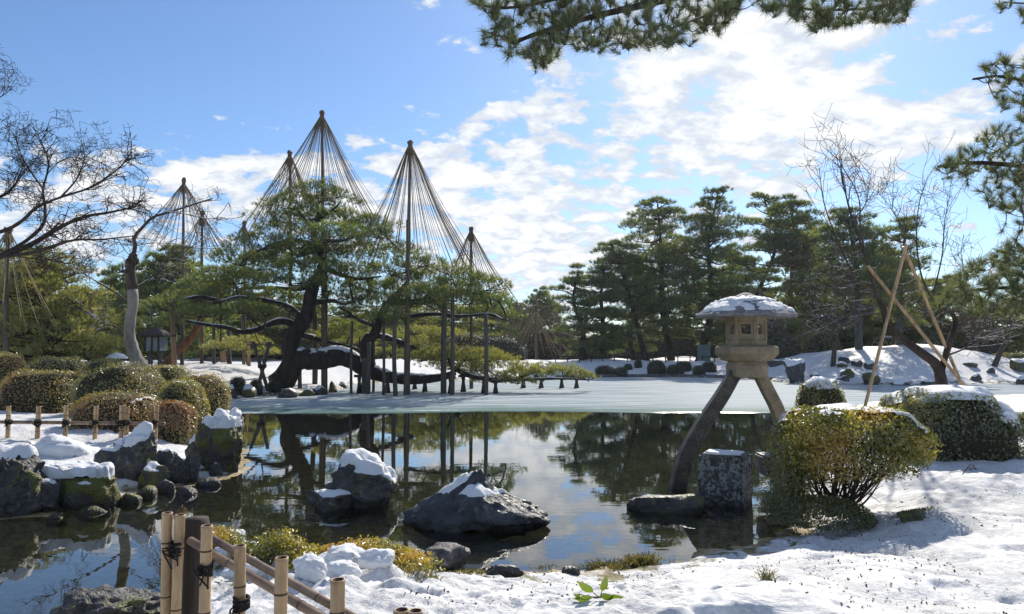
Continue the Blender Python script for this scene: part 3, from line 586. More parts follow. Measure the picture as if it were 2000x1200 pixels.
for k, (bb, D, mt) in enumerate([((1500, 1560, 655, 705), 47, 'dark_leaf'), ((1570, 1640, 650, 700), 50, 'azalea'), ((1700, 1760, 655, 700), 51, 'azalea'), ((1790, 1880, 650, 705), 50, 'azalea'), ((1890, 1960, 665, 712), 48, 'dark_leaf'), ((1940, 2010, 690, 730), 44, 'azalea')]):
    shrub('evergreen_bush', f'{ORD[k]} loose evergreen bush from the left along the top of the mound', bb, 52 + k, mt, D, .12, 2200, .8, 1.0, dict(thr=1.1, thick=.06, amp=.7), 'bushes behind the mound', sub=3, tmean=.3)

# right bank: the two snow-topped azaleas, the stump-like one behind
shrub('azalea_bush', 'large box-shaped azalea with a thick snow top on the right bank', (1728, 1968, 756, 888), 71, 'azalea', 10.2, .050, 26000, .8, .62, dict(thr=.55, thick=.07, amp=.35), None, tmean=.30, sub=5)
shrub('azalea_bush', 'small snow-topped azalea right of the lantern leg', (1560, 1650, 744, 815), 72, 'azalea', 12.0, .036, 9000, .9, .62, dict(thr=.70, thick=.06, amp=.3), None, tmean=.3)
shrub('azalea_bush', 'low azalea at the right picture edge on the snow', (1960, 2040, 806, 850), 73, 'azalea', 12.2, .036, 4000, .9, .8, None, None, tmean=.4)
# the round golden azalea: open below, leaves on a shell carried by bare stems
def open_azalea():
    rng = np.random.default_rng(77); D = 7.5; c = P(1657, 868, D + .15); base = np.array([P(1650, 960, D)[0], D + .1, .25]); a, b, h = .78, .58, .40
    root = empty('azalea_bush', base, 'round golden azalea with bare stems showing beneath, beside the stone blocks', 'shrub')
    fo = MB(); wo_ = MB(); st = MB()
    n = 33000; d = nrm(rng.normal(size=(n, 3))); d = d[(d[:, 2] > -.35) | (rng.random(n) < .25)]
    q = d * np.array([a, b, h]); q = np.sign(d) * np.abs(d) ** .78 * np.array([a, b, h]) * rng.uniform(.66, 1.02, (len(d), 1)) * (1 + .08 * fbm(d * 2.3, 3, 5))[:, None] + c
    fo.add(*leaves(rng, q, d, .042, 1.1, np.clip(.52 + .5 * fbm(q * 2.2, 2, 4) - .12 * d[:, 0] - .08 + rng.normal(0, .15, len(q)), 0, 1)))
    # left curtain reaching down to the water, and the low dark skirt
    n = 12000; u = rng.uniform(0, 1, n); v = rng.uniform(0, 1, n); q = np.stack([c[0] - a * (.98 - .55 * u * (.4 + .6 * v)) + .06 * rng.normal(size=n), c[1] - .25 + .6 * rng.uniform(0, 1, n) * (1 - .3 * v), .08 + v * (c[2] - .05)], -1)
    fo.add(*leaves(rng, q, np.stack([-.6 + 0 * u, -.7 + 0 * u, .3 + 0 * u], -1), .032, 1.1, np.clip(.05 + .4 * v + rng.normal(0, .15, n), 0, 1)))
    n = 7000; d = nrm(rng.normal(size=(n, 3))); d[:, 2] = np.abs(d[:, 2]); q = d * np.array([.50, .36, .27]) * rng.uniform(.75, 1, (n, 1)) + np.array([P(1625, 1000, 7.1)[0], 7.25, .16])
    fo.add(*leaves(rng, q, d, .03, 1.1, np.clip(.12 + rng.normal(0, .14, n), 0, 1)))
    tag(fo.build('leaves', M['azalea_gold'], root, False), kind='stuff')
    for k in range(46):
        th = rng.uniform(0, 6.28); rr = rng.uniform(.25, .95); e = c + np.array([math.cos(th) * a * rr, math.sin(th) * b * rr, h * .45 * rng.uniform(-.3, 1)])
        b0 = base + np.array([rng.normal(0, .09), rng.normal(0, .07), -.1]); mid = b0 * .5 + e * .5 + np.array([0, 0, -.10]) + rng.normal(0, .05, 3)
        p = smooth_path([b0, mid, e], 9); add_tube(st, p, np.linspace(.014, .004, 9), 5, False)
        for j in range(5):
            s0 = p[rng.integers(4, 8)]; e2 = s0 + rng.normal(0, .13, 3) + [0, 0, .08]; add_tube(st, smooth_path([s0, (s0 + e2) / 2 + rng.normal(0, .02, 3), e2], 5), np.linspace(.005, .002, 5), 4, False)
    tag(st.build('stems', M['bark_bare'], root), kind='stuff')
    V, Fc = ICO[5]; sh_ = np.sign(V) * np.abs(V) ** .78 * np.array([a, b, h]) * (1 + .08 * fbm(V * 2.3, 3, 5))[:, None]
    cp = snow_cap(sh_, Fc, 9, .80, .04, 2.6, None, lambda q: .30 * (q[:, 1] / b) + .12 * (q[:, 0] / a), .45)
    link('snow_patch', mesh('snow_patch', cp[0] + c, cp[1], M['snow']), root)
open_azalea()

# golden hedge strip on the near shore, with melting clots of snow
def gold_hedge():
    rng = np.random.default_rng(81)
    top = [(404, 1030), (440, 1014), (480, 1040), (540, 1050), (600, 1062), (660, 1066), (720, 1056), (770, 1050), (815, 1072)]
    ctr = np.array([G(x, y + 16, .30) for x, y in top]); cp = smooth_path(ctr, 60); cp[:, 2] = np.maximum(height(cp[:, 0], cp[:, 1]), .12) + .10
    root = empty('low_hedge', cp[30] * [1, 1, 0] + [0, 0, .1], 'low golden-leaved azalea strip along the near shore by the bamboo fence', 'hedge')
    fo = MB(); n = 24000; k = rng.integers(0, 60, n); d = nrm(rng.normal(size=(n, 3))); d[:, 2] = np.abs(d[:, 2])
    wv = .17 + .06 * np.sin(k * .45); hv = .17 + .05 * np.sin(k * .31 + 1); q = cp[k] + d * np.stack([wv, wv, hv], -1) * rng.uniform(.5, 1.05, (n, 1)) + np.stack([rng.normal(0, .03, n), 0 * k, -.10 + 0 * k], -1)
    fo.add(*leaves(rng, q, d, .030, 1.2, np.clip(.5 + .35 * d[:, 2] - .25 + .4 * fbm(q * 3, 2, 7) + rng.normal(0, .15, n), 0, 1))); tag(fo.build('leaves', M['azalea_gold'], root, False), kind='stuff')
    st = MB()
    for j in range(120):
        b0 = cp[rng.integers(0, 60)] + [rng.normal(0, .05), rng.normal(0, .05), -.28]; e = b0 + [rng.normal(0, .1), rng.normal(0, .1), .30]; add_tube(st, smooth_path([b0, (b0 + e) / 2 + rng.normal(0, .02, 3), e], 5), np.linspace(.005, .002, 5), 4, False)
    tag(st.build('stems', M['bark_bare'], root), kind='stuff')
gold_hedge()
def clot(px, py, w, h, seed, lab, z=.34):
    c = G(px, py, z); s = c[1] / F_PX; V, Fc = ICO[4]; c[2] = max(hz(c[0], c[1]), .1) + .4 * h * s; v = V * (1 + .28 * fbm(V * 1.6 + seed, 4, seed) + .10 * np.abs(vnoise(V * 5, seed)) + .05 * fbm(V * 13, 3, seed + 2))[:, None] * np.array([w * s / 2, w * s * .4, h * s / 2])
    o = link('snow_clump', mesh('snow_clump', v, Fc, M['snow'])); o.location = c; tag(o, lab, 'snow', 'snow clumps by the hedge')
for a_ in [(458, 1008, 36, 26, 1, 'topmost clump of snow lying on the golden hedge'), (483, 1026, 34, 26, 2, 'small clump of snow on the hedge, right of the topmost'), (447, 1046, 52, 40, 3, 'round snow clump right of the dark wooden post'),
           (605, 1080, 46, 28, 4, 'small snow clump in front of the hedge middle'), (668, 1082, 96, 46, 5, 'largest loaf of snow lying against the hedge'), (606, 1114, 64, 50, 6, 'pointed snow lump in front of the snow loaf'),
           (738, 1098, 66, 36, 7, 'crumbling snow lump near the hedge end'), (480, 1076, 74, 44, 8, 'snow mound behind the bamboo rail'), (700, 1058, 24, 14, 9, 'tiny snow crumb on top of the hedge'), (672, 1130, 60, 40, 10, 'rough snow lump on the open snow below the loaf')]: clot(*a_)

# ------------------------------------------------------------------ the two-legged stone lantern
def lantern():
    D = 10.0; K = D / F_PX
    def X(px): return P(px, 680, D)[0]
    def Z(py): return CAM_H - (py - 680) * K
    cx = X(1458); TR = -math.atan2(cx, D); root = empty('stone_lantern', (cx, D, 0), 'two-legged stone lantern with snowy hexagonal roof standing in the pond', 'lantern')
    def leg(pts, w0, w1, mat, lab):
        p = smooth_path(pts, 26); t_ = nrm(np.gradient(p, axis=0)); sd_ = np.array([0, 1., 0]); nn = np.cross(t_, sd_); r = np.linspace(w0, w1, 26)[:, None] / 2; c = .82; prof = [(-1, -c), (-c, -1), (c, -1), (1, -c), (1, c), (c, 1), (-c, 1), (-1, c)]
        V = np.concatenate([(p + nn * r * a + sd_ * r * b * .95) for a, b in prof]).reshape(8, 26, 3).transpose(1, 0, 2).reshape(-1, 3)
        i = np.arange(25)[:, None] * 8; j = np.arange(8)[None]; k = (j + 1) % 8; Q = np.stack([i + j, i + k, i + 8 + k, i + 8 + j], -1).reshape(-1, 4)
        tag(link('leg', mesh('leg', V, Q, M[mat], False), root), lab)
    leg([(X(1436), D, Z(726)), (X(1409), D - .02, Z(770)), (X(1370), D - .06, Z(825)), (X(1335), D - .10, Z(885)), (X(1310), D - .14, Z(965))], .165, .215, 'granite_wet', 'long curved leg, dark and wet below')
    leg([(X(1481), D, Z(728)), (X(1502), D + .1, Z(762)), (X(1528), D + .25, Z(802)), (X(1545), D + .4, Z(842)), (X(1552), D + .5, Z(880))], .165, .205, 'granite', 'shorter curved leg reaching the bank')
    def part(name, prof, sides, rot, mat, smooth=False, sy=1.0):
        V, Q = rings(prof, sides, rot + TR, 1, sy); nb_ = len(V); V = np.vstack([V, [[0, 0, prof[0][1]], [0, 0, prof[-1][1]]]])
        j = np.arange(sides); k = (j + 1) % sides; T = np.concatenate([np.stack([np.full(sides, nb_), k, j], -1), np.stack([np.full(sides, nb_ + 1), nb_ - sides + j, nb_ - sides + k], -1)])
        return link(name, mesh(name, V + np.array([cx, D, 0]), [Q, T], M[mat], smooth), root)
    part('leg_block', [(.24, Z(737)), (.272, Z(735)), (.282, Z(722)), (.282, Z(714)), (.25, Z(706))], 6, 0, 'granite')
    part('platform', [(.20, Z(707)), (.325, Z(704.5)), (.345, Z(703)), (.425, Z(691)), (.425, Z(679)), (.40, Z(676.5)), (.30, Z(674.5))], 6, 0, 'granite')
    # fire box: six panels, each with a square opening in a recessed frame
    R = .275; z0, z1 = Z(675), Z(615); ap = R * math.cos(math.pi / 6)
    for q in range(6):
        th = math.radians(-90 + 60 * q) + TR; nx, ny = math.cos(th), math.sin(th); tx, ty = -ny, nx; hw = R / 2; H = z1 - z0
        def ring(wx, za, zb_, off): return np.array([[cx + nx * (ap - off) + tx * s * wx, D + ny * (ap - off) + ty * s * wx, z] for s, z in ((-1, za), (1, za), (1, zb_), (-1, zb_))])
        o1 = ring(hw, z0, z1, 0); i1 = ring(hw * .72, z0 + H * .16, z1 - H * .20, 0); i2 = ring(hw * .68, z0 + H * .18, z1 - H * .22, .022); i3 = ring(hw * .46, z0 + H * .36, z1 - H * .32, .022); i4 = ring(hw * .46, z0 + H * .36, z1 - H * .32, .075); o4 = ring(hw * .68, z0, z1, .085)
        V = np.concatenate([o1, i1, i2, i3, i4, o4]); Q = np.concatenate([np.array([[a * 4 + c, a * 4 + (c + 1) % 4, b * 4 + (c + 1) % 4, b * 4 + c] for c in range(4)]) for a, b in ((0, 1), (1, 2), (2, 3), (3, 4), (4, 5))])
        link('fire_box_panel', mesh('fire_box_panel', V, Q, M['granite'], False), root)
    prof = [(.20, Z(617)), (.30, Z(615)), (.655, Z(621.5)), (.685, Z(620)), (.682, Z(615)), (.60, Z(606)), (.50, Z(597.5)), (.44, Z(593.5)), (.425, Z(590)), (.30, Z(585)), (.16, Z(582.5)), (.10, Z(582))]
    roof = part('roof', prof, 6, 0, 'roof_stone')
    part('finial', [(.13, Z(584)), (.165, Z(582)), (.168, Z(580)), (.12, Z(577)), (.06, Z(573)), (.02, Z(571.5))], 10, 0, 'roof_stone', True)
    # snow on the roof: finely cut copy of the upper roof faces, grown unevenly
    rr = np.linspace(.15, .655, 40); th = np.linspace(0, 2 * math.pi, 97)[:-1]; RR, TT = np.meshgrid(rr, th, indexing='ij')
    hexr = math.cos(math.pi / 6) / np.cos((TT % (math.pi / 3)) - math.pi / 6); pr = np.array(prof[4:])[::-1]; zt = np.interp(RR, pr[:, 0], pr[:, 1])
    v = np.stack([RR * hexr * np.cos(TT + TR), RR * hexr * np.sin(TT + TR), zt], -1).reshape(-1, 3)
    f = fbm(v * np.array([5, 5, 5]), 4, 33); f2 = fbm(v * 14, 3, 34); rad = RR.ravel()
    v[:, 2] += (0.012 * f2 + .008 * vnoise(v * 45, 36)) * (rad < .63); th_ = .030 * sstep(-.42, .15, f + .35 * f2 + .5 * sstep(.64, .50, rad)) - .010 - .03 * sstep(.60, .655, rad) - .02 * np.exp(-((rad - .435) / .012) ** 2); v[:, 2] += th_
    i = np.arange(39)[:, None] * 96; j = np.arange(96)[None]; k = (j + 1) % 96
    link('snow_cover', mesh('snow_cover', v + np.array([cx, D, 0]), np.stack([i + j, i + 96 + j, i + 96 + k, i + k], -1).reshape(-1, 4), M['snow']), root)
lantern()
def stone_block(label, px0, px1, yt, yb, D, zb, depth, rz, mat, seed, snow):
    s = D / F_PX; wd = (px1 - px0) * s; zt = CAM_H - (yt - 680) * s; h = zt - zb; x = P((px0 + px1) / 2, 680, D)[0]
    bm = bmesh.new(); bmesh.ops.create_cube(bm, size=1); bmesh.ops.scale(bm, vec=(wd, depth, h), verts=bm.verts); bmesh.ops.bevel(bm, geom=bm.edges[:], offset=.025, segments=2, affect='EDGES')
    bmesh.ops.subdivide_edges(bm, edges=bm.edges[:], cuts=4, use_grid_fill=True); bmesh.ops.triangulate(bm, faces=bm.faces[:]); bm.verts.ensure_lookup_table()
    V = np.array([v.co[:] for v in bm.verts]); Fc = np.array([[v.index for v in f.verts] for f in bm.faces]); bm.free()
    V = V * (1 + .035 * fbm(V * 3 + seed, 4, seed))[:, None] + .008 * fbm(V * 12, 3, seed + 1)[:, None]
    o = link('stone_block', mesh('stone_block', V, Fc, M[mat], False)); o.location = (x, D + depth / 2, zb + h / 2); o.rotation_euler.z = rz; tag(o, label, 'stone block', 'stone blocks by the lantern')
    if snow:
        V2 = np.array([[u * wd * .40, v * depth * .40, 0] for u in np.linspace(-1, 1, 40) for v in np.linspace(-1, 1, 30)]); r = np.sqrt((V2[:, 0] / wd / .42) ** 4 + (V2[:, 1] / depth / .42) ** 4) + .25 * fbm(V2 * 5, 3, seed)
        V2[:, 2] = h / 2 + .045 * sstep(1.05, .6, r) - .025 + .006 * fbm(V2 * 16, 2, seed); i = np.arange(39)[:, None] * 30; j = np.arange(29)[None]
        so = link('snow_patch', mesh('snow_patch', V2, np.stack([i + j, i + 30 + j, i + 31 + j, i + 1 + j], -1).reshape(-1, 4), M['snow'])); so.parent = o
stone_block('square lichened stone block in the water beside the lantern leg', 1376, 1466, 887, 985, 8.75, -.1, .42, -.60, 'lichen_block', 5, True)
stone_block('dark stone beam end jutting from behind the golden azalea', 1494, 1570, 892, 935, 9.0, .28, .5, 0, 'rock', 6, True)

# ------------------------------------------------------------------ bamboo fences
def bamboo(pts0, pts1, r, seed, hollow=True, nodes=3):
    """culm with swollen nodes and an open end"""
    rng = np.random.default_rng(seed); p0, p1 = np.array(pts0, float), np.array(pts1, float); L = np.linalg.norm(p1 - p0); zs = [0.]; rs = [r]
    for q in np.sort((np.arange(nodes) + .5 + rng.uniform(-.2, .2, nodes)) / nodes) * L: zs += [q - .012, q - .004, q, q + .004, q + .012]; rs += [r, r * 1.10, r * .97, r * 1.10, r]
    zs += [L - .018, L - .016, L]; rs += [r, r * 1.03, r * 1.03]
    if hollow: zs += [L, L - .06]; rs += [r * .80, r * .78]
    zs += [zs[-1]]; rs += [.001]; V, Q = rings(list(zip(rs, zs)), 14); d = (p1 - p0) / L
    Rm = np.array(Vector((0, 0, 1)).rotation_difference(Vector(d)).to_matrix()); mi = np.zeros(len(Q), int); mi[-28 if hollow else len(Q):] = 1
    for q in range(nodes): mi[(2 + 5 * q) * 14:(4 + 5 * q) * 14] = 1
    return V @ Rm.T + p0, Q, mi
def twine(mb, c, r, ax, seed, n=7, tails=True):
    rng = np.random.default_rng(seed); c = np.array(c)
    for k in range(n):
        th = np.linspace(0, 2 * math.pi, 15); tl = rng.uniform(-.5, .5); zz_ = (k - n / 2) * r * .3
        add_tube(mb, c + np.stack([np.cos(th) * r * 1.18, np.sin(th) * r * 1.5, zz_ + np.cos(th + ax) * r * tl * 1.6], -1), r * .24, 5, False)
    if tails:
        for k in range(3):
            e = c + [rng.uniform(-2, 2) * r, -r * 1.6, -rng.uniform(2, 4.2) * r]; add_tube(mb, smooth_path([c + [0, -r * 1.3, 0], c + [rng.uniform(-2, 2) * r, -2 * r, rng.uniform(-1, .5) * r], e], 8), r * .17, 5)
def fence(name, label, tops, ztop, zrail, r, base, rails, extra=None, seed=0, pairs=()):
    root = empty(name, (tops[0][0], tops[0][1], base), label, 'fence')
    for k, (x, y) in enumerate(tops):
        rng = np.random.default_rng(seed + k); dz = rng.uniform(-.015, .015)
        V, Q, mi = bamboo((x, y, base - .1), (x + rng.normal(0, .008), y, ztop + dz), r * rng.uniform(.93, 1.06), seed + k, True, 2 if ztop - base < .6 else 3); link('post', mesh('post', V, Q, [M['bamboo'], M['bamboo_in']], True, mi=mi), root)
        if k not in pairs:
            mb = MB(); twine(mb, (x, y, zrail(x, y)), r, k, seed + 40 + k); mb.build('twine_binding', M['twine'], root)
    for a, b, rr in rails:
        V, Q, mi = bamboo(a, b, rr, seed + 99, False, 4); link('rail', mesh('rail', V, Q, [M['bamboo_rail'], M['bamboo_in']], True, mi=mi), root)
    if extra: extra(root)
    return root
def near_fence():
    pts = [(331, 1005), (346, 1006), (403, 1028), (474, 1063), (549, 1095), (663, 1140), (777, 1184), (806, 1188)]; zt = 1.10
    tops = [tuple(G(x, y, zt)[:2]) for x, y in pts]
    a = P(395, 1070, 3.42); b = G(660, 1225, .86); d = (b - a) / np.linalg.norm(b - a); b2 = b + d * 1.2; off = np.array([.035, .035, .03])
    def zr(x, y): return a[2] + (b[2] - a[2]) * (y - a[1]) / (b[1] - a[1]) - .03
    def extra(root):
        x, y = P(384, 1015, 3.62)[:2]; V, Q = rings([(.062, .2), (.064, .5), (.062, 1.02), (.056, 1.055), (.001, 1.06)], 16); link('corner_post', mesh('corner_post', V + np.array([x, y, 0]), Q, M['wood_dark']), root)
    fence('bamboo_fence', 'low bamboo fence in the near left foreground tied with black twine', tops, zt, zr, .024, .35, [(a - d * .12, b2, .019), (a - d * .05 + off, b2 + off, .017)], extra, 5, pairs=(0, 7))
near_fence()
def far_fence():
    pts = [(18, 793), (75, 793), (129, 794), (187, 793), (238, 794), (248, 794), (304, 795), (-42, 793)]; D = 11.4; tops = [tuple(P(x, y, D)[:2]) for x, y in pts]; zt = P(75, 793, D)[2]; zr = P(75, 825, D)[2]
    fence('bamboo_fence', 'low bamboo fence on the left bank before the clipped azaleas', tops, zt, lambda x, y: zr, .034, .30, [(P(-60, 824, D + .05), P(322, 828, D + .05), .028)], None, 70)
far_fence()

# ------------------------------------------------------------------ small things on the near snow
def sprig():
    b = land(1172, 1172); root = empty('leafy_seedling', b, 'bright green broad-leaved seedling sprouting from the near snow', 'plant'); rng = np.random.default_rng(4)
    for (px, py, L, wd) in [(1143, 1146, .13, .055), (1180, 1140, .11, .048), (1138, 1168, .13, .05), (1186, 1165, .09, .065), (1203, 1166, .10, .05), (1127, 1161, .05, .03)]:
        D = b[1] - .02; c = P(px, py, D); base = b + [0, 0, .02]; d = nrm(c - base); tip = c + d * L * .5; s0 = c - d * L * .5; side = nrm(np.cross(d, [0, 1, .4])); up = np.cross(side, d)
        u = np.linspace(0, 1, 9); wv = np.sin(np.pi * u ** .8) * wd / 2; pth = s0[None] + d[None] * (u * L)[:, None] - up * (.018 * np.sin(np.pi * u))[:, None]
        V = np.concatenate([pth - side * wv[:, None] + up * .4 * wv[:, None], pth, pth + side * wv[:, None] + up * .4 * wv[:, None]]); i = np.arange(8)
        Q = np.concatenate([np.stack([r * 9 + i, r * 9 + i + 1, (r + 1) * 9 + i + 1, (r + 1) * 9 + i], -1) for r in (0, 1)]); link('leaf', mesh('leaf', V, Q, M['sprig'], True, np.full(27, rng.random())), root)
        mb = MB(); add_tube(mb, smooth_path([base, (base + s0) / 2 + [0, 0, -.005], s0], 5), .003, 5); mb.build('stalk', M['bark_brown'], root)
sprig()
fo = MB()
def grass_tuft(px, py, L, n, seed, W=.004, dense=.05):
    b = land(px, py); rng = np.random.default_rng(seed); pt = b + np.stack([rng.normal(0, dense, n), rng.normal(0, dense * .7, n), 0 * np.arange(n)], -1); pt[:, 2] = height(pt[:, 0], pt[:, 1]) - .01
    for k in range(n):
        d = nrm(np.array([rng.normal(0, .6), rng.normal(0, .5), 1.0])); e = pt[k] + d * L * rng.uniform(.4, 1.1); e2 = e + np.array([d[0] * .8, d[1] * .8, -.35]) * L * rng.uniform(.3, 1); pth = smooth_path([pt[k], e, e2], 4)
        s_ = nrm(np.cross(d, rng.normal(size=3))) * W * np.array([1, 1, .7, .1])[:, None]; V = np.concatenate([pth - s_, pth + s_]); i = np.arange(3); fo.add(V, np.stack([i, i + 1, i + 5, i + 4], -1), rng.random())
for a_ in [(1062, 1108, .05, 160, 1, .004, .08), (1178, 1106, .09, 380, 2, .004, .10), (1252, 1102, .11, 380, 3, .004, .07), (920, 1122, .05, 150, 4, .004, .07), (1000, 1124, .05, 120, 5, .004, .06), (825, 1138, .05, 120, 6, .004, .07), (1500, 1140, .10, 80, 7, .002, .03), (1785, 1010, .04, 420, 8, .004, .08), (1300, 1096, .03, 70, 9, .003, .05)]: grass_tuft(*a_)
tag(fo.build('shore_grass', M['grass'], None, False), 'dry grass and moss tufts along the near shore', None, None, 'stuff')
# litter too small to count
rng = np.random.default_rng(9); fo = MB(); n_ = 2600; pD = 3.6 + 5.4 * rng.random(n_) ** 1.2; pX = rng.uniform(-.15, .75, n_) * pD
pz, pdd = height(pX, pD, True, True); cl_ = vnoise(np.stack([pX, pD, 0 * pX], -1) * 1.7, 61) + .5 * np.exp(-pdd * 1.2); ok = (pdd > .12) & (cl_ > .12 + .3 * rng.random(n_)); pts = np.stack([pX, pD, pz + .006], -1)[ok]
fo.add(*leaves(rng, pts, np.tile([0, 0, 1.], (len(pts), 1)), .027, .8, None, .5)); tag(fo.build('leaf_litter', M['litter'], None, False), 'scattered dry leaf bits on the near snow', None, None, 'stuff')
def twig(px, py, lab, seed, L=.3):
    b = land(px, py); rng = np.random.default_rng(seed); mb = MB(); e = b + [L * .8, .05, .02]; m_ = b + [L * .4, 0, .13 * L / .3]; p = smooth_path([b, m_, e], 12); add_tube(mb, p, np.linspace(.006, .003, 12), 5)
    for q in (3, 5, 7, 9): add_tube(mb, smooth_path([p[q], p[q] + [rng.normal(0, .05), -.03, .0], p[q] + [rng.normal(0, .10), -.06, -.04]], 6), .003, 4)
    tag(mb.build('fallen_twig', M['bark_bare'], None), lab, 'twig')
twig(1878, 930, 'arched fallen twig on the snow below the box-shaped azalea', 3)

# ------------------------------------------------------------------ the great propped pine
def great_pine():
    D = 31.0; rng = np.random.default_rng(202)
    base = land(565, 742); root = empty('great_pine', (P(570, 740, D)[0], D, base[2]), 'great old pine with propped sprawling limbs on the far shore', 'pine tree')
    tr = MB(); lm = MB(); sn = MB(); tw = MB(); K = D / F_PX
    def q(px, py, dd=0): return P(px, py, D + dd)
    # trunk and the second stem
    limb(tr, [q(548, 752), q(566, 728), q(572, 700), q(568, 672), q(583, 640), q(601, 612), q(606, 580), q(618, 545), q(632, 515), q(622, 485), q(612, 455), q(622, 425), q(618, 395)], .50, .06, 44, 12, .07, 1)
    limb(tr, [q(535, 750, -.3), q(556, 735), q(575, 705)], .42, .48, 8, 10, .05, 5)
    big = limb(tr, [q(568, 705), q(600, 701), q(632, 702), q(664, 697), q(690, 706), q(712, 722), q(740, 732), q(765, 738), q(800, 741), q(840, 740), q(870, 735), q(890, 728)], .50, .12, 44, 12, .06, 2, sn)
    limb(tr, [q(722, 730), q(718, 700), q(716, 668), q(730, 655), q(740, 630), q(752, 600), q(772, 578), q(795, 552), q(800, 530)], .34, .05, 30, 10, .08, 3)
    LB = [([(590, 622), (560, 600), (520, 588), (470, 582), (430, 590), (400, 592)], .17, -.6), ([(586, 640), (555, 628), (530, 632), (500, 645), (470, 648), (440, 640), (400, 634), (362, 627)], .17, -1.2), ([(618, 590), (650, 588), (672, 594), (690, 590)], .12, -.5),
          ([(735, 655), (780, 668), (830, 690), (862, 700), (880, 716)], .14, .6), ([(590, 655), (640, 668), (690, 680), (715, 690)], .13, 1.0), ([(800, 618), (850, 614), (900, 618), (955, 614), (985, 625)], .10, -.8),
          ([(625, 520), (660, 535), (700, 545), (745, 540)], .13, .4), ([(612, 560), (570, 565), (520, 562), (470, 565)], .13, .6), ([(620, 480), (580, 470), (540, 475), (505, 490)], .11, -.4), ([(625, 470), (670, 470), (710, 455), (740, 450)], .10, .3),
          ([(765, 590), (800, 590), (850, 588), (890, 575), (940, 575), (975, 590)], .14, -.3), ([(740, 640), (700, 625), (680, 610), (660, 600)], .10, -.8), ([(612, 450), (590, 420), (570, 400)], .08, .2), ([(622, 430), (650, 410), (665, 395)], .08, -.2), ([(430, 590), (390, 580), (340, 590), (300, 600)], .10, -.8),
          ([(880, 716), (920, 735), (970, 742), (1020, 742), (1080, 740), (1140, 741)], .12, -.2), ([(800, 530), (830, 520), (850, 515)], .07, 0)]
    nodes = [big]
    for pts, r, dd in LB:
        l1, s1 = MB(), MB(); nodes.append(limb(l1, [q(x, y, dd * i / (len(pts) - 1) * 2.2) for i, (x, y) in enumerate(pts)], r, r * .3, 20, 8, .13, int(pts[0][0]), s1)); lo = l1.build('limb', M['bark_snow'], root); so = s1.build('snow_strip', M['snow'])
        if so: so.parent = lo; so.matrix_parent_inverse = lo.matrix_parent_inverse.copy(); so.matrix_parent_inverse = Matrix.Identity(4)
    nodes = np.concatenate(nodes + [np.array([q(x, y) for x, y in [(622, 425), (618, 395), (632, 515), (606, 580), (752, 600), (795, 552)]])])
    pads = [(618, 378, 62, 20), (655, 392, 52, 18), (575, 398, 55, 20), (545, 425, 52, 20), (610, 425, 60, 20), (670, 430, 62, 22), (720, 440, 48, 18), (565, 455, 70, 22), (640, 462, 70, 24), (700, 466, 62, 22), (738, 458, 34, 14), (515, 478, 56, 20), (590, 490, 66, 22), (655, 500, 70, 24), (725, 492, 48, 18),
            (470, 508, 64, 22), (540, 512, 66, 22), (615, 525, 60, 20), (690, 530, 66, 22), (440, 540, 68, 22), (510, 545, 66, 20), (575, 548, 56, 20), (400, 562, 56, 20), (455, 572, 66, 20), (530, 580, 50, 16), (645, 560, 56, 20), (720, 560, 52, 20),
            (785, 488, 40, 14), (800, 510, 52, 18), (840, 515, 34, 14), (765, 530, 50, 18), (820, 545, 52, 18), (775, 565, 58, 20), (735, 590, 56, 20), (800, 592, 54, 18), (700, 612, 44, 18), (750, 622, 40, 16),
            (880, 530, 40, 14), (905, 548, 54, 18), (940, 560, 48, 18), (865, 565, 50, 18), (915, 585, 62, 20), (962, 592, 44, 20), (988, 618, 30, 16), (885, 608, 46, 16), (940, 612, 46, 16), (850, 600, 40, 14),
            (365, 585, 52, 17), (325, 600, 48, 15), (290, 610, 36, 12), (395, 612, 42, 13), (345, 632, 40, 12), (300, 628, 34, 11), (430, 620, 34, 12), (520, 612, 34, 11), (560, 640, 30, 10), (480, 605, 50, 14), (640, 610, 40, 14), (680, 580, 50, 18), (590, 590, 40, 14), (830, 575, 50, 18), (690, 640, 40, 13), (460, 545, 60, 20), (500, 520, 60, 20), (570, 500, 60, 20), (880, 580, 50, 16)]
    low = [(880, 712, 56, 20), (930, 716, 60, 22), (975, 724, 56, 22), (1015, 730, 46, 18), (1048, 728, 34, 15), (1068, 722, 26, 12), (1100, 728, 36, 15), (1128, 733, 26, 9), (1150, 739, 18, 6), (860, 698, 46, 16), (910, 695, 50, 18), (955, 700, 44, 16), (965, 742, 40, 12), (1010, 745, 34, 10), (840, 675, 44, 14), (780, 668, 46, 15), (720, 655, 44, 14), (660, 648, 46, 14), (815, 648, 44, 14), (870, 655, 44, 14), (620, 660, 40, 12), (690, 668, 44, 13), (750, 690, 44, 13), (820, 700, 44, 13), (480, 668, 44, 13), (430, 680, 40, 12), (520, 690, 30, 10)]
    f1 = MB(); f2 = MB()
    for k, (x, y, w_, h_) in enumerate(pads):
        dd = rng.uniform(-2.4, 2.4); c = q(x, y, dd); a = w_ * K * 1.1; at = nodes[np.argmin(((nodes - c) ** 2 * [1, .5, 1.5]).sum(1))]
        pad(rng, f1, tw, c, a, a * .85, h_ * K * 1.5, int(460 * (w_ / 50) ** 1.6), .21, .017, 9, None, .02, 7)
        add_tube(tw, smooth_path([at, at * .5 + c * .5 + rng.normal(0, .18, 3) + [0, 0, -.1], c + [0, 0, -.15]], 8), np.linspace(.055, .022, 8), 5, False)
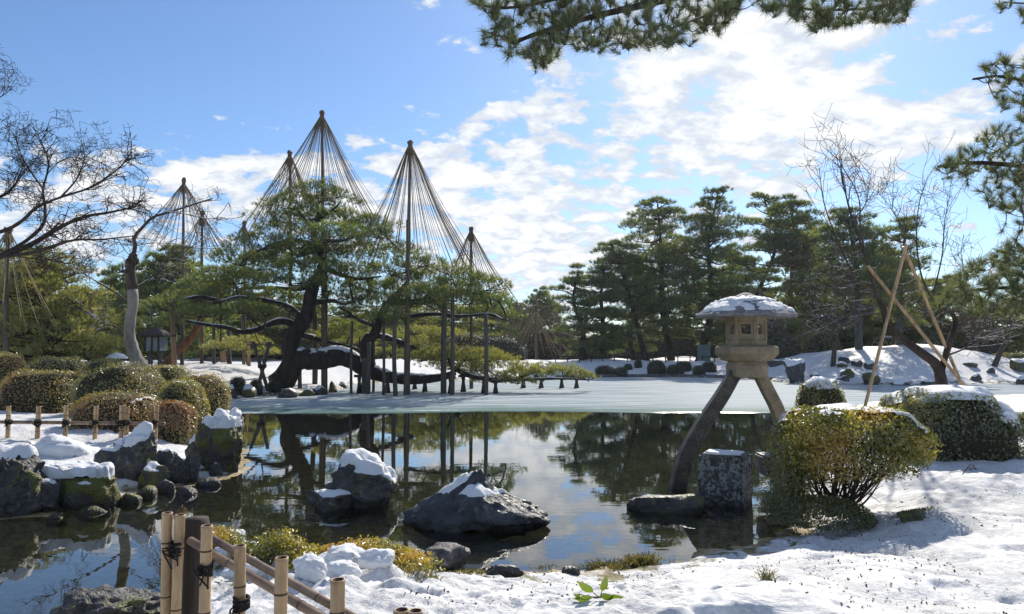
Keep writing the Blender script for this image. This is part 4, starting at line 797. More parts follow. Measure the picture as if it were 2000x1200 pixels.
    for k, (x, y, w_, h_) in enumerate(low):
        dd = rng.uniform(-.4, .9) if y > 690 else rng.uniform(.8, 3.5); c = q(x, y, dd); a = w_ * K
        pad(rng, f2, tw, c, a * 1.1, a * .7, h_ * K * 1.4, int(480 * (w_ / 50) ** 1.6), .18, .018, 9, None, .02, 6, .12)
        at = nodes[np.argmin(((nodes - c) ** 2).sum(1))]; add_tube(tw, smooth_path([at, at * .5 + c * .5 + rng.normal(0, .15, 3), c + [0, 0, -.15]], 8), np.linspace(.05, .02, 8), 5, False)
    tr.build('trunk', M['bark_snow'], root); tag(tw.build('twigs', M['bark'], root), kind='stuff'); sn.build('snow_strip', M['snow'], root)
    tag(f1.build('needles', M['needle'], root, False), kind='stuff'); o = f2.build('low_needles', M['needle_light'], root, False); tag(o, 'paler low sprays of needles reaching over the ice', kind='stuff')
great_pine()

# ------------------------------------------------------------------ rope cones (snow ropes hung from tall poles)
def rope_cone(label, apex, base, D, zr, R, n, seed, thick=.020, mat='rope', pr=.10, skew=0., nolow=False):
    rng = np.random.default_rng(seed); a = P(*apex, D); b = P(base[0], base[1], D); b[2] = hz(b[0], D) if base[1] > 690 else b[2]
    root = empty('rope_cone', b, label, 'rope cone', 'rope cones over the pines'); mb = MB(); p = smooth_path([b - [0, 0, .2], (a + b) / 2 + [rng.normal(0, .03), 0, 0], a], 14); add_tube(mb, p, np.linspace(pr, pr * .55, 14), 8); mb.build('pole', M['pole'], root)
    mb = MB(); ht = .50 * D / 31; V, Q = rings([(pr * .8, -.35 * ht), (pr * 1.5, -.25 * ht), (pr * 1.25, .2 * ht), (pr * .9, .55 * ht), (pr * 1.3, .8 * ht), (pr * .9, .95 * ht), (.01, 1.0 * ht)], 9); V = V * (1 + .12 * fbm(V * 9, 2, seed))[:, None]; mb.add(V + a - [0, 0, .55 * ht], Q); mb.build('straw_topknot', M['pole'], root)
    for k in range(n):
        th = (k + rng.uniform(-.35, .35)) * 2 * math.pi / n; rr = R * rng.uniform(.72, 1.05); e = a + np.array([math.cos(th) * rr + skew * R, math.sin(th) * rr, 0]); e[2] = zr + rng.uniform(-.5, .5) + (.35 * abs(math.sin(th)))
        s = a + np.array([math.cos(th) * pr, math.sin(th) * pr, -.15 * ht]); m_ = (s + e) / 2 + [0, 0, -.012 * np.linalg.norm(e - s)] - (e - s) * [.03, .03, 0]; mb = MB(); add_tube(mb, smooth_path([s, m_, e], 7), thick * .5, 4, False); mb.build('rope', M[mat], root)
def zat(py, D): return CAM_H - (py - 680) * D / F_PX
rope_cone('tallest rope cone, its pole rising through the great pine crown', (629, 226), (632, 745), 31, zat(425, 31), 2.75, 70, 1, .019)
rope_cone('second tallest rope cone, right of the great pine crown', (801, 284), (792, 770), 29, zat(525, 29), 2.7, 72, 2, .019, skew=.12)
rope_cone('rope cone half hidden behind the left shoulder of the great pine', (566, 304), (563, 740), 34, zat(470, 34), 2.3, 56, 3, .019, skew=-.10)
rope_cone('rope cone left of the great pine, behind the forked bare branch', (359, 358), (356, 722), 38, zat(490, 38), 2.5, 56, 4, .021)
rope_cone('smaller rope cone overlapping the right side of its left neighbour', (395, 422), (394, 722), 36, zat(510, 36), 1.45, 30, 5, .019)
rope_cone('small distant rope cone between the two left groups', (477, 442), (476, 722), 40, zat(510, 40), 1.1, 26, 6, .020)
rope_cone('rope cone at the right end of the great pine', (920, 452), (921, 742), 33.5, zat(585, 33.5), 2.0, 50, 7, .018, skew=.1)
rope_cone('pale rope cone at the left picture edge over the yellow-green pine', (16, 455), (16, 720), 22, zat(640, 22), 1.7, 26, 8, .022, 'rope_pale')
rope_cone('low pale rope cone far off before the brown thicket', (1047, 606), (1047, 703), 66, zat(700, 66), 3.4, 24, 9, .020, 'rope_pale')

# ------------------------------------------------------------------ props under the great pine
pr_ = [(587, 640, 770, 31), (614, 585, 742, 33), (636, 470, 748, 31.5), (688, 628, 768, 30), (712, 700, 766, 30), (721, 668, 769, 29.5), (729, 640, 760, 31), (749, 618, 771, 29), (772, 608, 774, 28.5), (797, 430, 770, 29.3), (868, 598, 766, 30), (884, 565, 771, 29), (949, 613, 771, 29), (355, 592, 722, 34), (340, 600, 724, 33), (447, 640, 722, 36), (485, 640, 720, 37), (418, 630, 722, 35)]
pr_.sort()
for k, (x, yt, yb, D) in enumerate(pr_):
    rng = np.random.default_rng(k); a = P(x, yt, D); b = P(x + rng.normal(0, 1), yb, D); b[2] = min(hz(b[0], D), b[2]) if yb < 750 else -.3; r = .085 if k % 3 else .12; r = .06 if x in (688, 749, 729) else r; mb = MB()
    add_tube(mb, smooth_path([b - [0, 0, .1], (a + b) / 2 + [rng.normal(0, .02), 0, 0], a], 12), np.linspace(r * 1.08, r * .9, 12) * (1 + .03 * rng.normal(size=12)), 9)
    tag(mb.build('wooden_prop', M['wood'], None), f"{ORD[k]} tall upright prop from the left under the great pine's limbs", 'prop', 'tall props under the great pine')
sp_ = [(702, 735, 768, 30), (757, 730, 766, 30), (830, 736, 765, 31), (905, 735, 762, 31), (945, 738, 768, 30), (1022, 734, 757, 34), (1057, 737, 757, 34), (1097, 738, 757, 34), (1126, 739, 756, 34), (968, 745, 767, 30), (880, 738, 764, 30), (810, 740, 758, 33)]
sp_.sort()
for k, (x, yt, yb, D) in enumerate(sp_):
    mb = MB(); ctr = P(x, yb, D); root = empty('trestle_prop', (ctr[0], D, 0), f"{ORD[k]} short trestle from the left under the pine's lowest limbs", 'prop', 'short trestles under the great pine')
    for s in (-1, 1):
        mb = MB(); add_tube(mb, [P(x + s * 4, yb, D + s * .15) * [1, 1, 0] + [0, 0, -.15], P(x - s * 1.5, yt, D)], .065, 7); mb.build('leg', M['wood_dark'], root)
    mb = MB(); tp = P(x, yt, D); add_tube(mb, [tp - [.22, 0, 0], tp + [.22, 0, .01]], .06, 7); mb.build('crossbar', M['wood_dark'], root)
root = empty('crossed_prop', P(512, 772, 29) * [1, 1, 0], 'pair of crossed poles lashed into an X at the pine shore', 'prop')
for a, b in (((499, 776), (527, 668)), ((527, 774), (494, 668))): mb = MB(); add_tube(mb, [P(*a, 29), P(*b, 29.2)], .075, 8); mb.build('pole', M['wood'], root)
mb = MB(); c = P(512, 718, 29.1); [add_tube(mb, c + np.stack([np.cos(q_) * .16, np.sin(q_) * .16, .03 * np.sin(2 * q_ + k) + k * .04], -1), .02, 5, False) for k, q_ in enumerate([np.linspace(0, 6.283, 14)] * 3)]; mb.build('lashing', M['twine'], root)
for lab, x0, yt, yb, D, mt in [('bright tan pole leaning by the wooden post lamp', 341, 598, 718, 30, 'wood_tan'), ('tan leaning pole behind the hanging pine limb', 487, 640, 710, 36, 'wood_tan'), ('thick tan stump-like pole in the middle distance', 437, 660, 720, 37, 'wood_tan')]:
    mb = MB(); b = P(x0, yb, D); b[2] = hz(b[0], D) - .1; add_tube(mb, [b, P(x0 - 5, yt, D)], .09 if 'thick' not in lab else .14, 8); tag(mb.build('leaning_pole', M[mt], None), lab, 'pole')

# ------------------------------------------------------------------ other pines
def pine(name, label, base, top, D, crown_y, hw, seed, mat='needle_far', bark='bark', path=None, r0=.28, npads=34, dens=1.0, L=.34, W=.032, prof=None, group=None, tb=0., cat='pine tree', flat=.5):
    rng = np.random.default_rng(seed); K = D / F_PX; b = P(*base, D); b[2] = hz(b[0], D) - .15; tp = P(*top, D)
    root = empty(name, b, label, cat, group); tr = MB(); fo = MB()
    mids = [P(x, y, D) for x, y in path] if path else [b * .66 + tp * .34 + [rng.normal(0, .35), 0, 0], b * .33 + tp * .67 + [rng.normal(0, .3), 0, 0]]
    p = limb(tr, [b] + mids + [tp - [0, 0, .3]], r0, .05, 30, 9, .05, seed)
    zc = zat(crown_y, D)
    for k in range(npads):
        u = (k + rng.uniform(.1, .9)) / npads; z = zc + (tp[2] - zc) * u
        i = int(np.argmin(np.abs(p[:, 2] - z + .4))); wid = hw * K * (np.interp(u, [0, .25, .6, .85, 1], prof or [.75, 1.0, .9, .66, .25]))
        th = k * 2.4 + rng.uniform(-.6, .6); rr = wid * math.sqrt(rng.uniform(.03, .72)); c = np.array([p[i, 0] + math.cos(th) * rr, p[i, 1] + math.sin(th) * rr * .8, z + rng.normal(0, .2)]); a = max(.5, wid * rng.uniform(.30, .56))
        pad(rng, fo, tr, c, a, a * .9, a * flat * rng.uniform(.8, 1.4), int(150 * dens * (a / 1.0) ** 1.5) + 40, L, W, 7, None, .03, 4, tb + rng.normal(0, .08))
        add_tubes(tr, [(smooth_path([p[i], (p[i] + c) / 2 + [0, 0, -.15 + rng.normal(0, .15)], c + [0, 0, -.1]], 6), np.linspace(max(.035, r0 * .3), .02, 6))], 5)
    tr.build('trunk', M[bark], root); tag(fo.build('crown', M[mat], root, False), kind='stuff')
    return root
gp = 'tall pines of the grove beyond the lantern'
for a_ in [dict(label='leftmost pine of the grove, foliage reaching almost to the snow', base=(1137, 712), top=(1130, 528), D=55, crown_y=692, hw=48, seed=301, npads=34), dict(label='slim pine second from the left in the grove', base=(1177, 710), top=(1180, 518), D=57, crown_y=690, hw=48, seed=302, npads=34),
           dict(label='leaning pine of the grove, bent to the left', base=(1264, 710), top=(1192, 470), D=60, crown_y=610, hw=62, seed=303, path=[(1250, 660), (1232, 590), (1212, 525)], npads=30),
           dict(label='broad tall pine left of centre in the grove with sunlit yellowish top', base=(1312, 710), top=(1285, 392), D=62, crown_y=660, hw=88, seed=304, npads=58, tb=.10, r0=.36), dict(label='tallest pine of the grove straight above the lantern roof', base=(1364, 710), top=(1402, 370), D=60, crown_y=660, hw=78, seed=305, npads=54, r0=.36),
           dict(label='open-crowned pine right of the tallest', base=(1462, 706), top=(1490, 374), D=64, crown_y=600, hw=58, seed=306, npads=36, path=[(1470, 600), (1515, 480)]), dict(label='red-trunked pine right of the lantern', base=(1540, 702), top=(1546, 392), D=58, crown_y=520, hw=66, seed=307, npads=34, bark='bark_red'),
           dict(label='dark filler pine low in the grove behind the lantern', base=(1425, 706), top=(1425, 480), D=68, crown_y=690, hw=66, seed=308, npads=40), dict(label='dense pine between the leaning and broad pines', base=(1238, 710), top=(1252, 520), D=66, crown_y=690, hw=56, seed=309, npads=36),
           dict(label='short bushy pine right of the red trunk', base=(1590, 698), top=(1592, 520), D=56, crown_y=690, hw=66, seed=310, npads=38, tb=.15)]: pine('grove_pine', group=gp, mat='needle_far', **{**dict(bark='bark'), **a_, 'npads': int(a_['npads'] * 1.0), 'hw': a_['hw'] * 1.12, 'L': .36, 'W': .034, 'flat': .42})
gm = 'pines on the snowy mound'
for a_ in [dict(label='grey-trunked pine on the mound with a dark flat-topped crown', base=(1678, 698), top=(1655, 412), D=45.5, crown_y=600, hw=82, seed=311, npads=44, bark='bark_grey', r0=.24, path=[(1676, 600), (1668, 500)]), dict(label='second mound pine with a small round yellowish top', base=(1757, 694), top=(1770, 428), D=46.5, crown_y=640, hw=62, seed=312, npads=36, bark='bark_grey', r0=.24, tb=.15, path=[(1757, 600), (1764, 500)])]: pine('mound_pine', group=gm, **a_)
gb = 'background evergreens'; PROTO = []; QUEUE = []
for k, (x, yt, D, hw_, cy0, mt, tb) in enumerate([(1060, 560, 90, 46, 690, 'needle_far', .05), (1690, 560, 56, 80, 695, 'needle_light', -.15), (1840, 540, 54, 84, 695, 'needle_light', -.12), (1950, 600, 50, 80, 700, 'needle_light', -.1), (1500, 560, 72, 70, 695, 'needle_far', .1), (1010, 590, 95, 40, 690, 'needle_far', 0), (960, 570, 80, 60, 690, 'needle_far', .1),
        (880, 600, 70, 90, 690, 'needle_light', -.05), (790, 590, 66, 90, 690, 'needle_light', -.1), (690, 600, 68, 90, 690, 'needle_light', -.1), (590, 590, 66, 90, 690, 'needle_light', -.1), (490, 570, 64, 90, 690, 'needle_light', -.15), (400, 540, 60, 80, 690, 'needle_far', .1), (330, 478, 46, 105, 660, 'needle_far', .08), (235, 515, 48, 62, 690, 'needle_far', .05), (150, 560, 50, 70, 690, 'needle_far', .05), (60, 480, 34, 62, 690, 'needle_far', .05), (-30, 470, 36, 70, 690, 'needle_far', 0), (2060, 560, 52, 80, 690, 'needle_light', -.1), (1770, 600, 58, 60, 695, 'needle_far', .15), (1640, 640, 60, 60, 700, 'needle_light', -.1), (1900, 640, 62, 60, 700, 'needle_far', .1), (1590, 455, 66, 62, 690, 'needle_far', 0), (1725, 480, 62, 60, 690, 'needle_far', 0)]):
    where = ['small far pine left of the grove over the brown thicket', 'pale evergreen behind the grey-trunked mound pine', 'pale evergreen behind the bare tree props', 'pale evergreen near the right picture edge', 'dark evergreen far behind the lantern', 'tiny far pine at the right end of the great pine', 'far dark evergreen behind the right tip of the great pine', 'pale evergreen seen under the right limbs of the great pine', 'pale evergreen seen through the second stem of the great pine', 'pale evergreen seen behind the big horizontal limb', 'pale evergreen directly behind the main trunk', 'pale evergreen left of the main trunk, far back', 'dark evergreen behind the smaller left rope cone', 'broad dark pine beneath the left rope cones', 'dark pine behind the pale pollarded trunk', 'dark pine between the pale trunk and the yellow-green pine', 'dark pine above the yellow-green pine at the left', 'dark pine cut by the left picture edge', 'pale evergreen cut by the right picture edge', 'dark evergreen low behind the second mound pine', 'low pale evergreen at the back of the mound', 'low dark evergreen at the back right of the mound', 'dark evergreen filling the gap right of the red-trunked pine', 'dark evergreen between the two mound pines'][k]
    if k < 6:          # the six prototypes: three dark, three pale
        mt_ = 'needle_far' if k < 3 else 'needle_light'; rng = np.random.default_rng(600 + k); tr, fo = MB(), MB(); p = limb(tr, [(0, 0, 0), (rng.normal(0, .02), 0, .35), (rng.normal(0, .03), 0, .7), (0, 0, .97)], .030, .006, 20, 8, .05, k)
        for j in range(46):
            u = (j + rng.random()) / 46; wd = np.interp(u, [0, .3, .6, .85, 1], [1, 1, .88, .62, .25]); th = j * 2.4 + rng.uniform(-.6, .6); rr = wd * math.sqrt(rng.uniform(.03, .75)); i = int(np.argmin(np.abs(p[:, 2] - (.08 + .9 * u)))); c = np.array([p[i, 0] * 1 + math.cos(th) * rr, math.sin(th) * rr * .9, (.08 + .9 * u) * 2.2]); a = wd * rng.uniform(.3, .5)
            pad(rng, fo, None, c, a, a, a * .5, int(260 * (a / .4) ** 1.4) + 20, .105, .016, 6, None, .01, 4, (.05 if k < 3 else -.1) + rng.normal(0, .08)); add_tubes(tr, [(smooth_path([p[i] * [1, 1, 2.2], (p[i] * [1, 1, 2.2] + c) / 2 + [0, 0, -.04], c], 5), np.linspace(.022, .008, 5))], 4)
        for blk in tr.V[:1]: blk[:, 2] *= 2.2
        PROTO.append((mesh('trunk', np.concatenate(tr.V), ([np.concatenate(tr.T)] if tr.T else []) + [np.concatenate(tr.Q)], M['bark']), mesh('crown', np.concatenate(fo.V), np.concatenate(fo.T), M[mt_], False, np.concatenate(fo.t))))
    QUEUE.append((where, x, yt, D, hw_, mt))
for k, (where, x, yt, D, hw_, mt) in enumerate(QUEUE):
    b = P(x, 705, D); b[2] = hz(b[0], D) - .2; H = zat(yt, D) - b[2]; me = PROTO[(k * 5 % 3) + (0 if mt == 'needle_far' else 3)]; root = empty('evergreen_tree', b, where, 'evergreen tree', gb)
    root.rotation_euler.z = k * 1.9; sc_ = hw_ * D / F_PX; root.scale = (sc_, sc_, H / 2.2)
    for nm, m_ in zip(('trunk', 'crown'), me):
        o = bpy.data.objects.new(nm, m_); COL.objects.link(o); o.parent = root
        if nm == 'crown': tag(o, kind='stuff')
pine('yellow_pine', 'dense yellow-green pine under the pale ropes at the left edge', (80, 715), (85, 498), 24, 700, 135, 360, 'needle_light', 'bark', None, .2, 60, 1.5, .20, .018, [1, 1, .8, .6, .3], None, .12)
pine('leaning_pine', 'reddish-trunked pine leaning right, left of the great pine', (318, 716), (440, 560), 34, 610, 46, 370, 'needle_far', 'bark_red', [(345, 690), (372, 660), (392, 628), (415, 590)], .26, 16, 1.2, .24, .024)
# dense low evergreens closing the view under the trees
hx = list(range(-20, 1000, 62)) + [1080, 1150, 1215, 1285, 1350, 1420, 1490]
hx.sort()
for k, x in enumerate(hx):
    r_ = np.random.default_rng(900 + k); D = 60 + 14 * r_.random() if x < 1000 else 72 + 10 * r_.random(); w_ = r_.uniform(46, 62)
    shrub('evergreen_shrub', (f'{ORD[k]} far shrub from the left in the low row behind the great pine' if k < 17 else f'{ORD[k - 17]} far shrub from the left in the dark row behind the grove trunks'), (x - w_, x + w_, r_.uniform(632, 662), 706), 900 + k, ['dark_leaf', 'azalea', 'dark_leaf', 'azalea_red'][k % 4] if x < 1000 else 'dark_leaf', D, .22, 2300, .8, 1.0, dict(thr=1.2, thick=.08, amp=.7) if k % 2 else None, 'far row of shrubs', sub=3, tmean=.22)

# ------------------------------------------------------------------ bare trees
def grow(rng, out, p, d, L, r, depth, up=.12, spread=.6, kids=3, wig=.16, ratio=.66, minr=.004):
    n = 5 if depth > 1 else (4 if depth else 3); pts = [p]; dd = d.copy(); q = p.copy()
    for k in range(n):
        dd = nrm(dd + rng.normal(0, wig, 3) + np.array([0, 0, up * .35])); q = q + dd * L / n; pts.append(q)
    pts = np.array(pts); out.append((pts, np.linspace(r, max(r * .55, minr), len(pts))))
    if depth:
        for k in range(kids):
            i = int(rng.integers(1, n + 1)) if k else n; dk = nrm(np.gradient(pts, axis=0)[i] + rng.normal(0, spread, 3) * [1, 1, .8] + [0, 0, up]); grow(rng, out, pts[i], dk, L * ratio * rng.uniform(.7, 1.15), max(r * .60, minr), depth - 1, up, spread, kids, wig, ratio, minr)
def bare_parts(root, out, mat, cut=.02, names=('branch', 'twigs')):
    A, B = MB(), MB()
    for o_ in [o_ for o_ in out if o_[1][0] > cut and len(o_[0]) >= 12]: b1 = MB(); add_tubes(b1, [o_], 7); b1.build(names[0], M[mat], root)
    add_tubes(A, [o_ for o_ in out if o_[1][0] > cut and len(o_[0]) < 12], 6); add_tubes(B, [o_ for o_ in out if o_[1][0] <= cut], 3)
    o = A.build('small_branches', M[mat], root)
    if o: tag(o, kind='stuff')
    o = B.build(names[1], M[mat], root)
    if o: tag(o, kind='stuff')
def left_tree():
    rng = np.random.default_rng(401); D = 11.0; base = np.array([-11.2, 11.5, .4]); root = empty('bare_tree', base, 'bare tree reaching in from the left edge with fine fan-like twigs', 'bare tree'); out = []; tr = MB()
    limb(tr, [base, base + [.3, -.1, 1.6], base + [1.0, -.2, 2.8], P(-60, 520, D)], .24, .07, 16, 10, .05, 1); limb(tr, [base + [.9, -.2, 2.7], base + [.9, -.1, 4.2], P(-70, 250, D)], .18, .07, 12, 9, .05, 2); tr.build('trunk', M['bark_bare'], root)
    mains = [([(-60, 520), (0, 502), (60, 478), (110, 448), (160, 425), (215, 415), (262, 405)], .085, 0), ([(-60, 520), (20, 490), (80, 445), (88, 408), (84, 370), (95, 320), (80, 275)], .06, .3), ([(-60, 470), (10, 450), (45, 430), (72, 405), (120, 385), (180, 365), (230, 330), (250, 310)], .055, -.3), ([(0, 502), (70, 492), (140, 470), (200, 468), (268, 460)], .05, -.5), ([(85, 370), (60, 335), (40, 300), (30, 265)], .03, .2),
             ([(-80, 400), (0, 385), (30, 360), (50, 330)], .045, .3), ([(-60, 215), (-10, 195), (15, 180), (36, 160)], .02, 0), ([(120, 385), (150, 350), (165, 310), (160, 280)], .03, .4), ([(-20, 480), (30, 500), (100, 510), (160, 520)], .03, .2)]
    for pts, r, dd in mains:
        p = smooth_path([P(x, y, D + dd * i / 3) for i, (x, y) in enumerate(pts)], 22); out.append((p, np.linspace(r, r * .22, 22) * .62 * (1 + .05 * rng.normal(size=22)))); tg = nrm(np.gradient(p, axis=0))
        for k in range(int(17 * (1 if r > .022 else .4))):
            i = int(rng.integers(5, 22)); d = nrm(tg[i] + rng.normal(0, .55, 3) + [.05, 0, .18]); grow(rng, out, p[i], d, rng.uniform(.22, .46), max(.005, r * .15), 3, .06, .50, 3, .13, .66, .0028)
    bare_parts(root, out, 'bark_bare')
left_tree()
def pollard():
    rng = np.random.default_rng(410); D = 17.5; b = P(270, 716, D); b[2] = hz(b[0], D) - .1; root = empty('pollarded_tree', b, 'pale-barked pollarded trunk with one crooked bare branch', 'bare tree'); tr = MB(); K = D / F_PX
    p = smooth_path([P(274, 722, D), P(262, 690, D), P(253, 655, D), P(255, 625, D), P(260, 585, D), P(255, 530, D), P(258, 508, D), P(262, 500, D)], 30); r = np.interp(np.linspace(0, 1, 30), [0, .1, .3, .6, .9, 1], [18, 12, 10, 9.5, 8.5, 5.5]) * K * (1 + .04 * rng.normal(size=30)); add_tube(tr, p[:19], r[:19], 14); tr.build('trunk', M['bark_pale'], root); t2 = MB(); add_tube(t2, p[18:], r[18:] * 1.02, 14); tag(t2.build('trunk_top', M['bark_frost'], root), 'dark upper trunk')
    kn = MB()
    for x, y, s in [(253, 512, 7), (265, 510, 7), (260, 501, 7), (250, 530, 6)]: V, Fc = ICO[3]; kn.add(V * (1 + .25 * fbm(V * 2, 3, int(x)))[:, None] * s * K + P(x, y, D - .05), Fc)
    kn.build('knuckle', M['bark_bare'], root)
    out = []; mains = [([(259, 505), (264, 480), (262, 465), (278, 445), (298, 425), (330, 415), (370, 402), (415, 388)], .055), ([(298, 425), (290, 412), (270, 400), (255, 395)], .02), ([(330, 415), (360, 418), (390, 425), (440, 430)], .02), ([(248, 588), (215, 565), (180, 545), (140, 520), (115, 510)], .028), ([(246, 660), (230, 640), (200, 630), (170, 612)], .025), ([(268, 560), (300, 540), (330, 520), (370, 500)], .02), ([(264, 480), (300, 475), (350, 478), (400, 490)], .018)]
    for pts, r in mains:
        p = smooth_path([P(x, y, D + rng.normal(0, .1)) for x, y in pts], 18); out.append((p, np.linspace(r, r * .3, 18))); tg = nrm(np.gradient(p, axis=0))
        for k in range(10): i = int(rng.integers(6, 18)); grow(rng, out, p[i], nrm(tg[i] + rng.normal(0, .6, 3) + [0, 0, .1]), rng.uniform(.35, .7), .011, 2, .05, .6, 3, .16, .66, .004)
    bare_parts(root, out, 'bark_frost')
pollard()
def right_tree():
    rng = np.random.default_rng(420); D = 14.0; b = P(1842, 830, D); b[2] = hz(b[0], D) - .1; root = empty('bare_tree', b, 'gnarled bare tree propped by bamboo poles behind the box-shaped azalea', 'bare tree'); out = []; tr = MB()
    limb(tr, [b, P(1840, 760, D), P(1830, 715, D), P(1800, 690, D), P(1760, 660, D), P(1735, 635, D), P(1726, 605, D), P(1715, 585, D)], .115, .05, 26, 10, .06, 1); limb(tr, [P(1836, 735, D), P(1848, 690, D), P(1862, 650, D), P(1866, 625, D), P(1850, 605, D), P(1820, 585, D)], .065, .035, 18, 9, .06, 2); tr.build('trunk', M['bark_bare'], root)
    mains = [([(1715, 585), (1705, 555), (1690, 500), (1665, 430), (1650, 370), (1640, 310)], .06, .3), ([(1715, 588), (1690, 560), (1670, 540), (1640, 480), (1610, 400), (1600, 330)], .045, -.3), ([(1690, 500), (1680, 440), (1675, 380), (1630, 300)], .035, .1), ([(1665, 430), (1690, 400), (1700, 350)], .025, 0), ([(1720, 625), (1680, 610), (1640, 580), (1600, 540)], .03, -.4), ([(1700, 570), (1650, 560), (1600, 570), (1560, 600)], .025, .4), ([(1820, 585), (1800, 540), (1790, 470), (1795, 400), (1810, 350)], .035, .2), ([(1820, 585), (1840, 500), (1845, 430), (1855, 400)], .03, -.2), ([(1866, 640), (1910, 610), (1945, 560), (1960, 540), (2000, 525)], .045, -.4), ([(1848, 695), (1885, 680), (1900, 660), (1940, 665)], .035, -.2), ([(1910, 610), (1890, 560), (1880, 520)], .02, 0), ([(1862, 650), (1830, 620), (1800, 620)], .025, .3), ([(1735, 640), (1700, 640), (1650, 620), (1610, 640), (1580, 640)], .022, .2), ([(1795, 470), (1760, 440), (1735, 390)], .02, .2)]
    for pts, r, dd in mains:
        p = smooth_path([P(x, y, D + dd * i / 3) for i, (x, y) in enumerate(pts)], 18); out.append((p, np.linspace(r, r * .22, 18) * .62)); tg = nrm(np.gradient(p, axis=0))
        for k in range(11): i = int(rng.integers(5, 18)); grow(rng, out, p[i], nrm(tg[i] + rng.normal(0, .5, 3) + [0, 0, .18]), rng.uniform(.35, .75), max(.005, r * .16), 2, .14, .45, 3, .12, .68, .0035)
    bare_parts(root, out, 'bark_frost')
    for k, (a, c, lab) in enumerate([((1688, 800), (1770, 478), 'bamboo pole leaning right, left foot of the tree prop'), ((1912, 790), (1695, 520), 'longest bamboo pole slanting left across the bare tree'), ((1895, 790), (1764, 482), 'steep bamboo pole slanting left, right foot of the tree prop')]):
        e0, e1 = P(*a, D - .3 + .2 * k), P(*c, D - .2); e0 = e0 + (e0 - e1) * .06; V, Q, mi = bamboo(e0, e1, .030, 500 + k, False, 9); tag(link('bamboo_prop', mesh('bamboo_prop', V, Q, [M['bamboo'], M['bamboo_in']], True, mi=mi * 0)), lab, 'prop', 'bamboo props of the bare tree')
right_tree()
def small_bare(label, base, D, h, seed, mat, r=.12, lean=(0, 0), n=5, depth=4, name='bare_tree', spread=.55, group='small bare trees'):
    rng = np.random.default_rng(seed); b = P(*base, D); b[2] = hz(b[0], D) - .1; root = empty(name, b, label, 'bare tree', group); out = []; p = smooth_path([b, b + [lean[0] * .4 * h + rng.normal(0, .08), 0, h * .3], b + [lean[0] * h, lean[1] * h, h * .55]], 12); out.append((p, np.linspace(r, r * .5, 12)))
    for k in range(n): i = int(rng.integers(6, 12)); grow(rng, out, p[i], nrm(np.array([rng.normal(0, .7), rng.normal(0, .6), .75])), h * .38, r * .42, depth, .06, spread, 3, .17, .68, .012)
    bare_parts(root, out, mat, .03)
small_bare('slim dark twisted tree on the mound right of the standing stone', (1627, 738), 41.5, 4.6, 431, 'bark_frost', .16, (.05, 0))
small_bare('leaning bare tree low at the right picture edge', (1940, 716), 42, 3.8, 432, 'bark_frost', .17, (.35, 0)); small_bare('bare tree at the back of the mound near the right edge', (1905, 705), 47, 4.0, 433, 'bark_brown', .12); small_bare('bare grey tree behind the lantern fire box', (1520, 705), 50, 4.4, 434, 'bark_frost', .11)
for k, (x, D, h) in enumerate([(1010, 72, 4.8), (1030, 74, 5.4), (1052, 73, 5.6), (1075, 75, 5.0), (1095, 72, 4.0)]): small_bare(f'{ORD[k]} brown bare shrub from the left in the far thicket', (x, 703), D, h, 440 + k, 'bark_brown', .10, (0, 0), 5, 4, 'bare_shrub', .5, 'brown bare thicket')

# ------------------------------------------------------------------ near pine boughs overhead
def in_poly(p, poly):
    c = False; n = len(poly)
    for i in range(n):
        (x1, y1), (x2, y2) = poly[i], poly[(i + 1) % n]
        if (y1 > p[1]) != (y2 > p[1]) and p[0] < x1 + (p[1] - y1) / (y2 - y1) * (x2 - x1): c = not c
    return c
def near_pine(label, base, stem, mains, regions, seed, Lneed=.10, tint=0.):
    rng = np.random.default_rng(seed); root = empty('overhanging_pine', base, label, 'pine tree'); tr = MB(); tw = MB(); fo = MB(); nodes = []; TW = []
    limb(tr, stem, .20, .09, 18, 10, .05, seed); tr.build('trunk', M['bark'], root)
    for pts, r in mains:
        p = smooth_path(pts, 30); br = MB(); add_tube(br, p, np.linspace(r, r * .35, 30) * (1 + .06 * rng.normal(size=30)), 8); br.build('bough', M['bark'], root); nodes += list(p)
    for poly, D, dd, n in regions:
        xs = [q[0] for q in poly]; ys = [q[1] for q in poly]; ends = []
        while len(ends) < n:
            c = (rng.uniform(min(xs), max(xs)), rng.uniform(min(ys), max(ys)))
            if in_poly(c, poly): ends.append(P(c[0], c[1], D + rng.uniform(-dd, dd)))
        nd = np.array(nodes); ends.sort(key=lambda e: ((nd - e) ** 2).sum(1).min())
        for e in ends:
            nd = np.array(nodes); s = nd[np.argmin(((nd - e) ** 2).sum(1))]; v = e - s; ln = np.linalg.norm(v)
            if ln < .03: continue
            p = smooth_path([s, s + v * .5 + rng.normal(0, .05, 3) * ln * 1.5 + [0, 0, -.03], e], 8); TW.append((p, np.linspace(min(.012, .003 + .01 * ln), .0028, 8))); nodes += [p[3], p[5], p[7]]
            d = nrm(p[-1] - p[-3]); m_ = 8; u = rng.uniform(0, 1, m_) * min(.11, ln); pt = e - d[None] * u[:, None]
            fo.add(*needles(rng, pt, np.tile(d * 1.0 + [0, 0, .12], (m_, 1)), Lneed, .0036, 12, 1.0, np.clip(tint + .42 + rng.normal(0, .16, m_), 0, 1)))
    add_tubes(tw, TW, 4); tag(tw.build('twigs', M['bark'], root), kind='stuff'); tag(fo.build('needles', M['needle_near'], root, False), kind='stuff')
B0 = np.array([6.8, 3.2, .45])
polyA = [(905, -10), (960, 35), (935, 75), (995, 115), (1060, 132), (1110, 92), (1180, 103), (1260, 92), (1330, 84), (1400, 78), (1440, 35), (1462, -10)]
polyA2 = [(900, -140), (905, -10), (1462, -10), (1500, -140)]
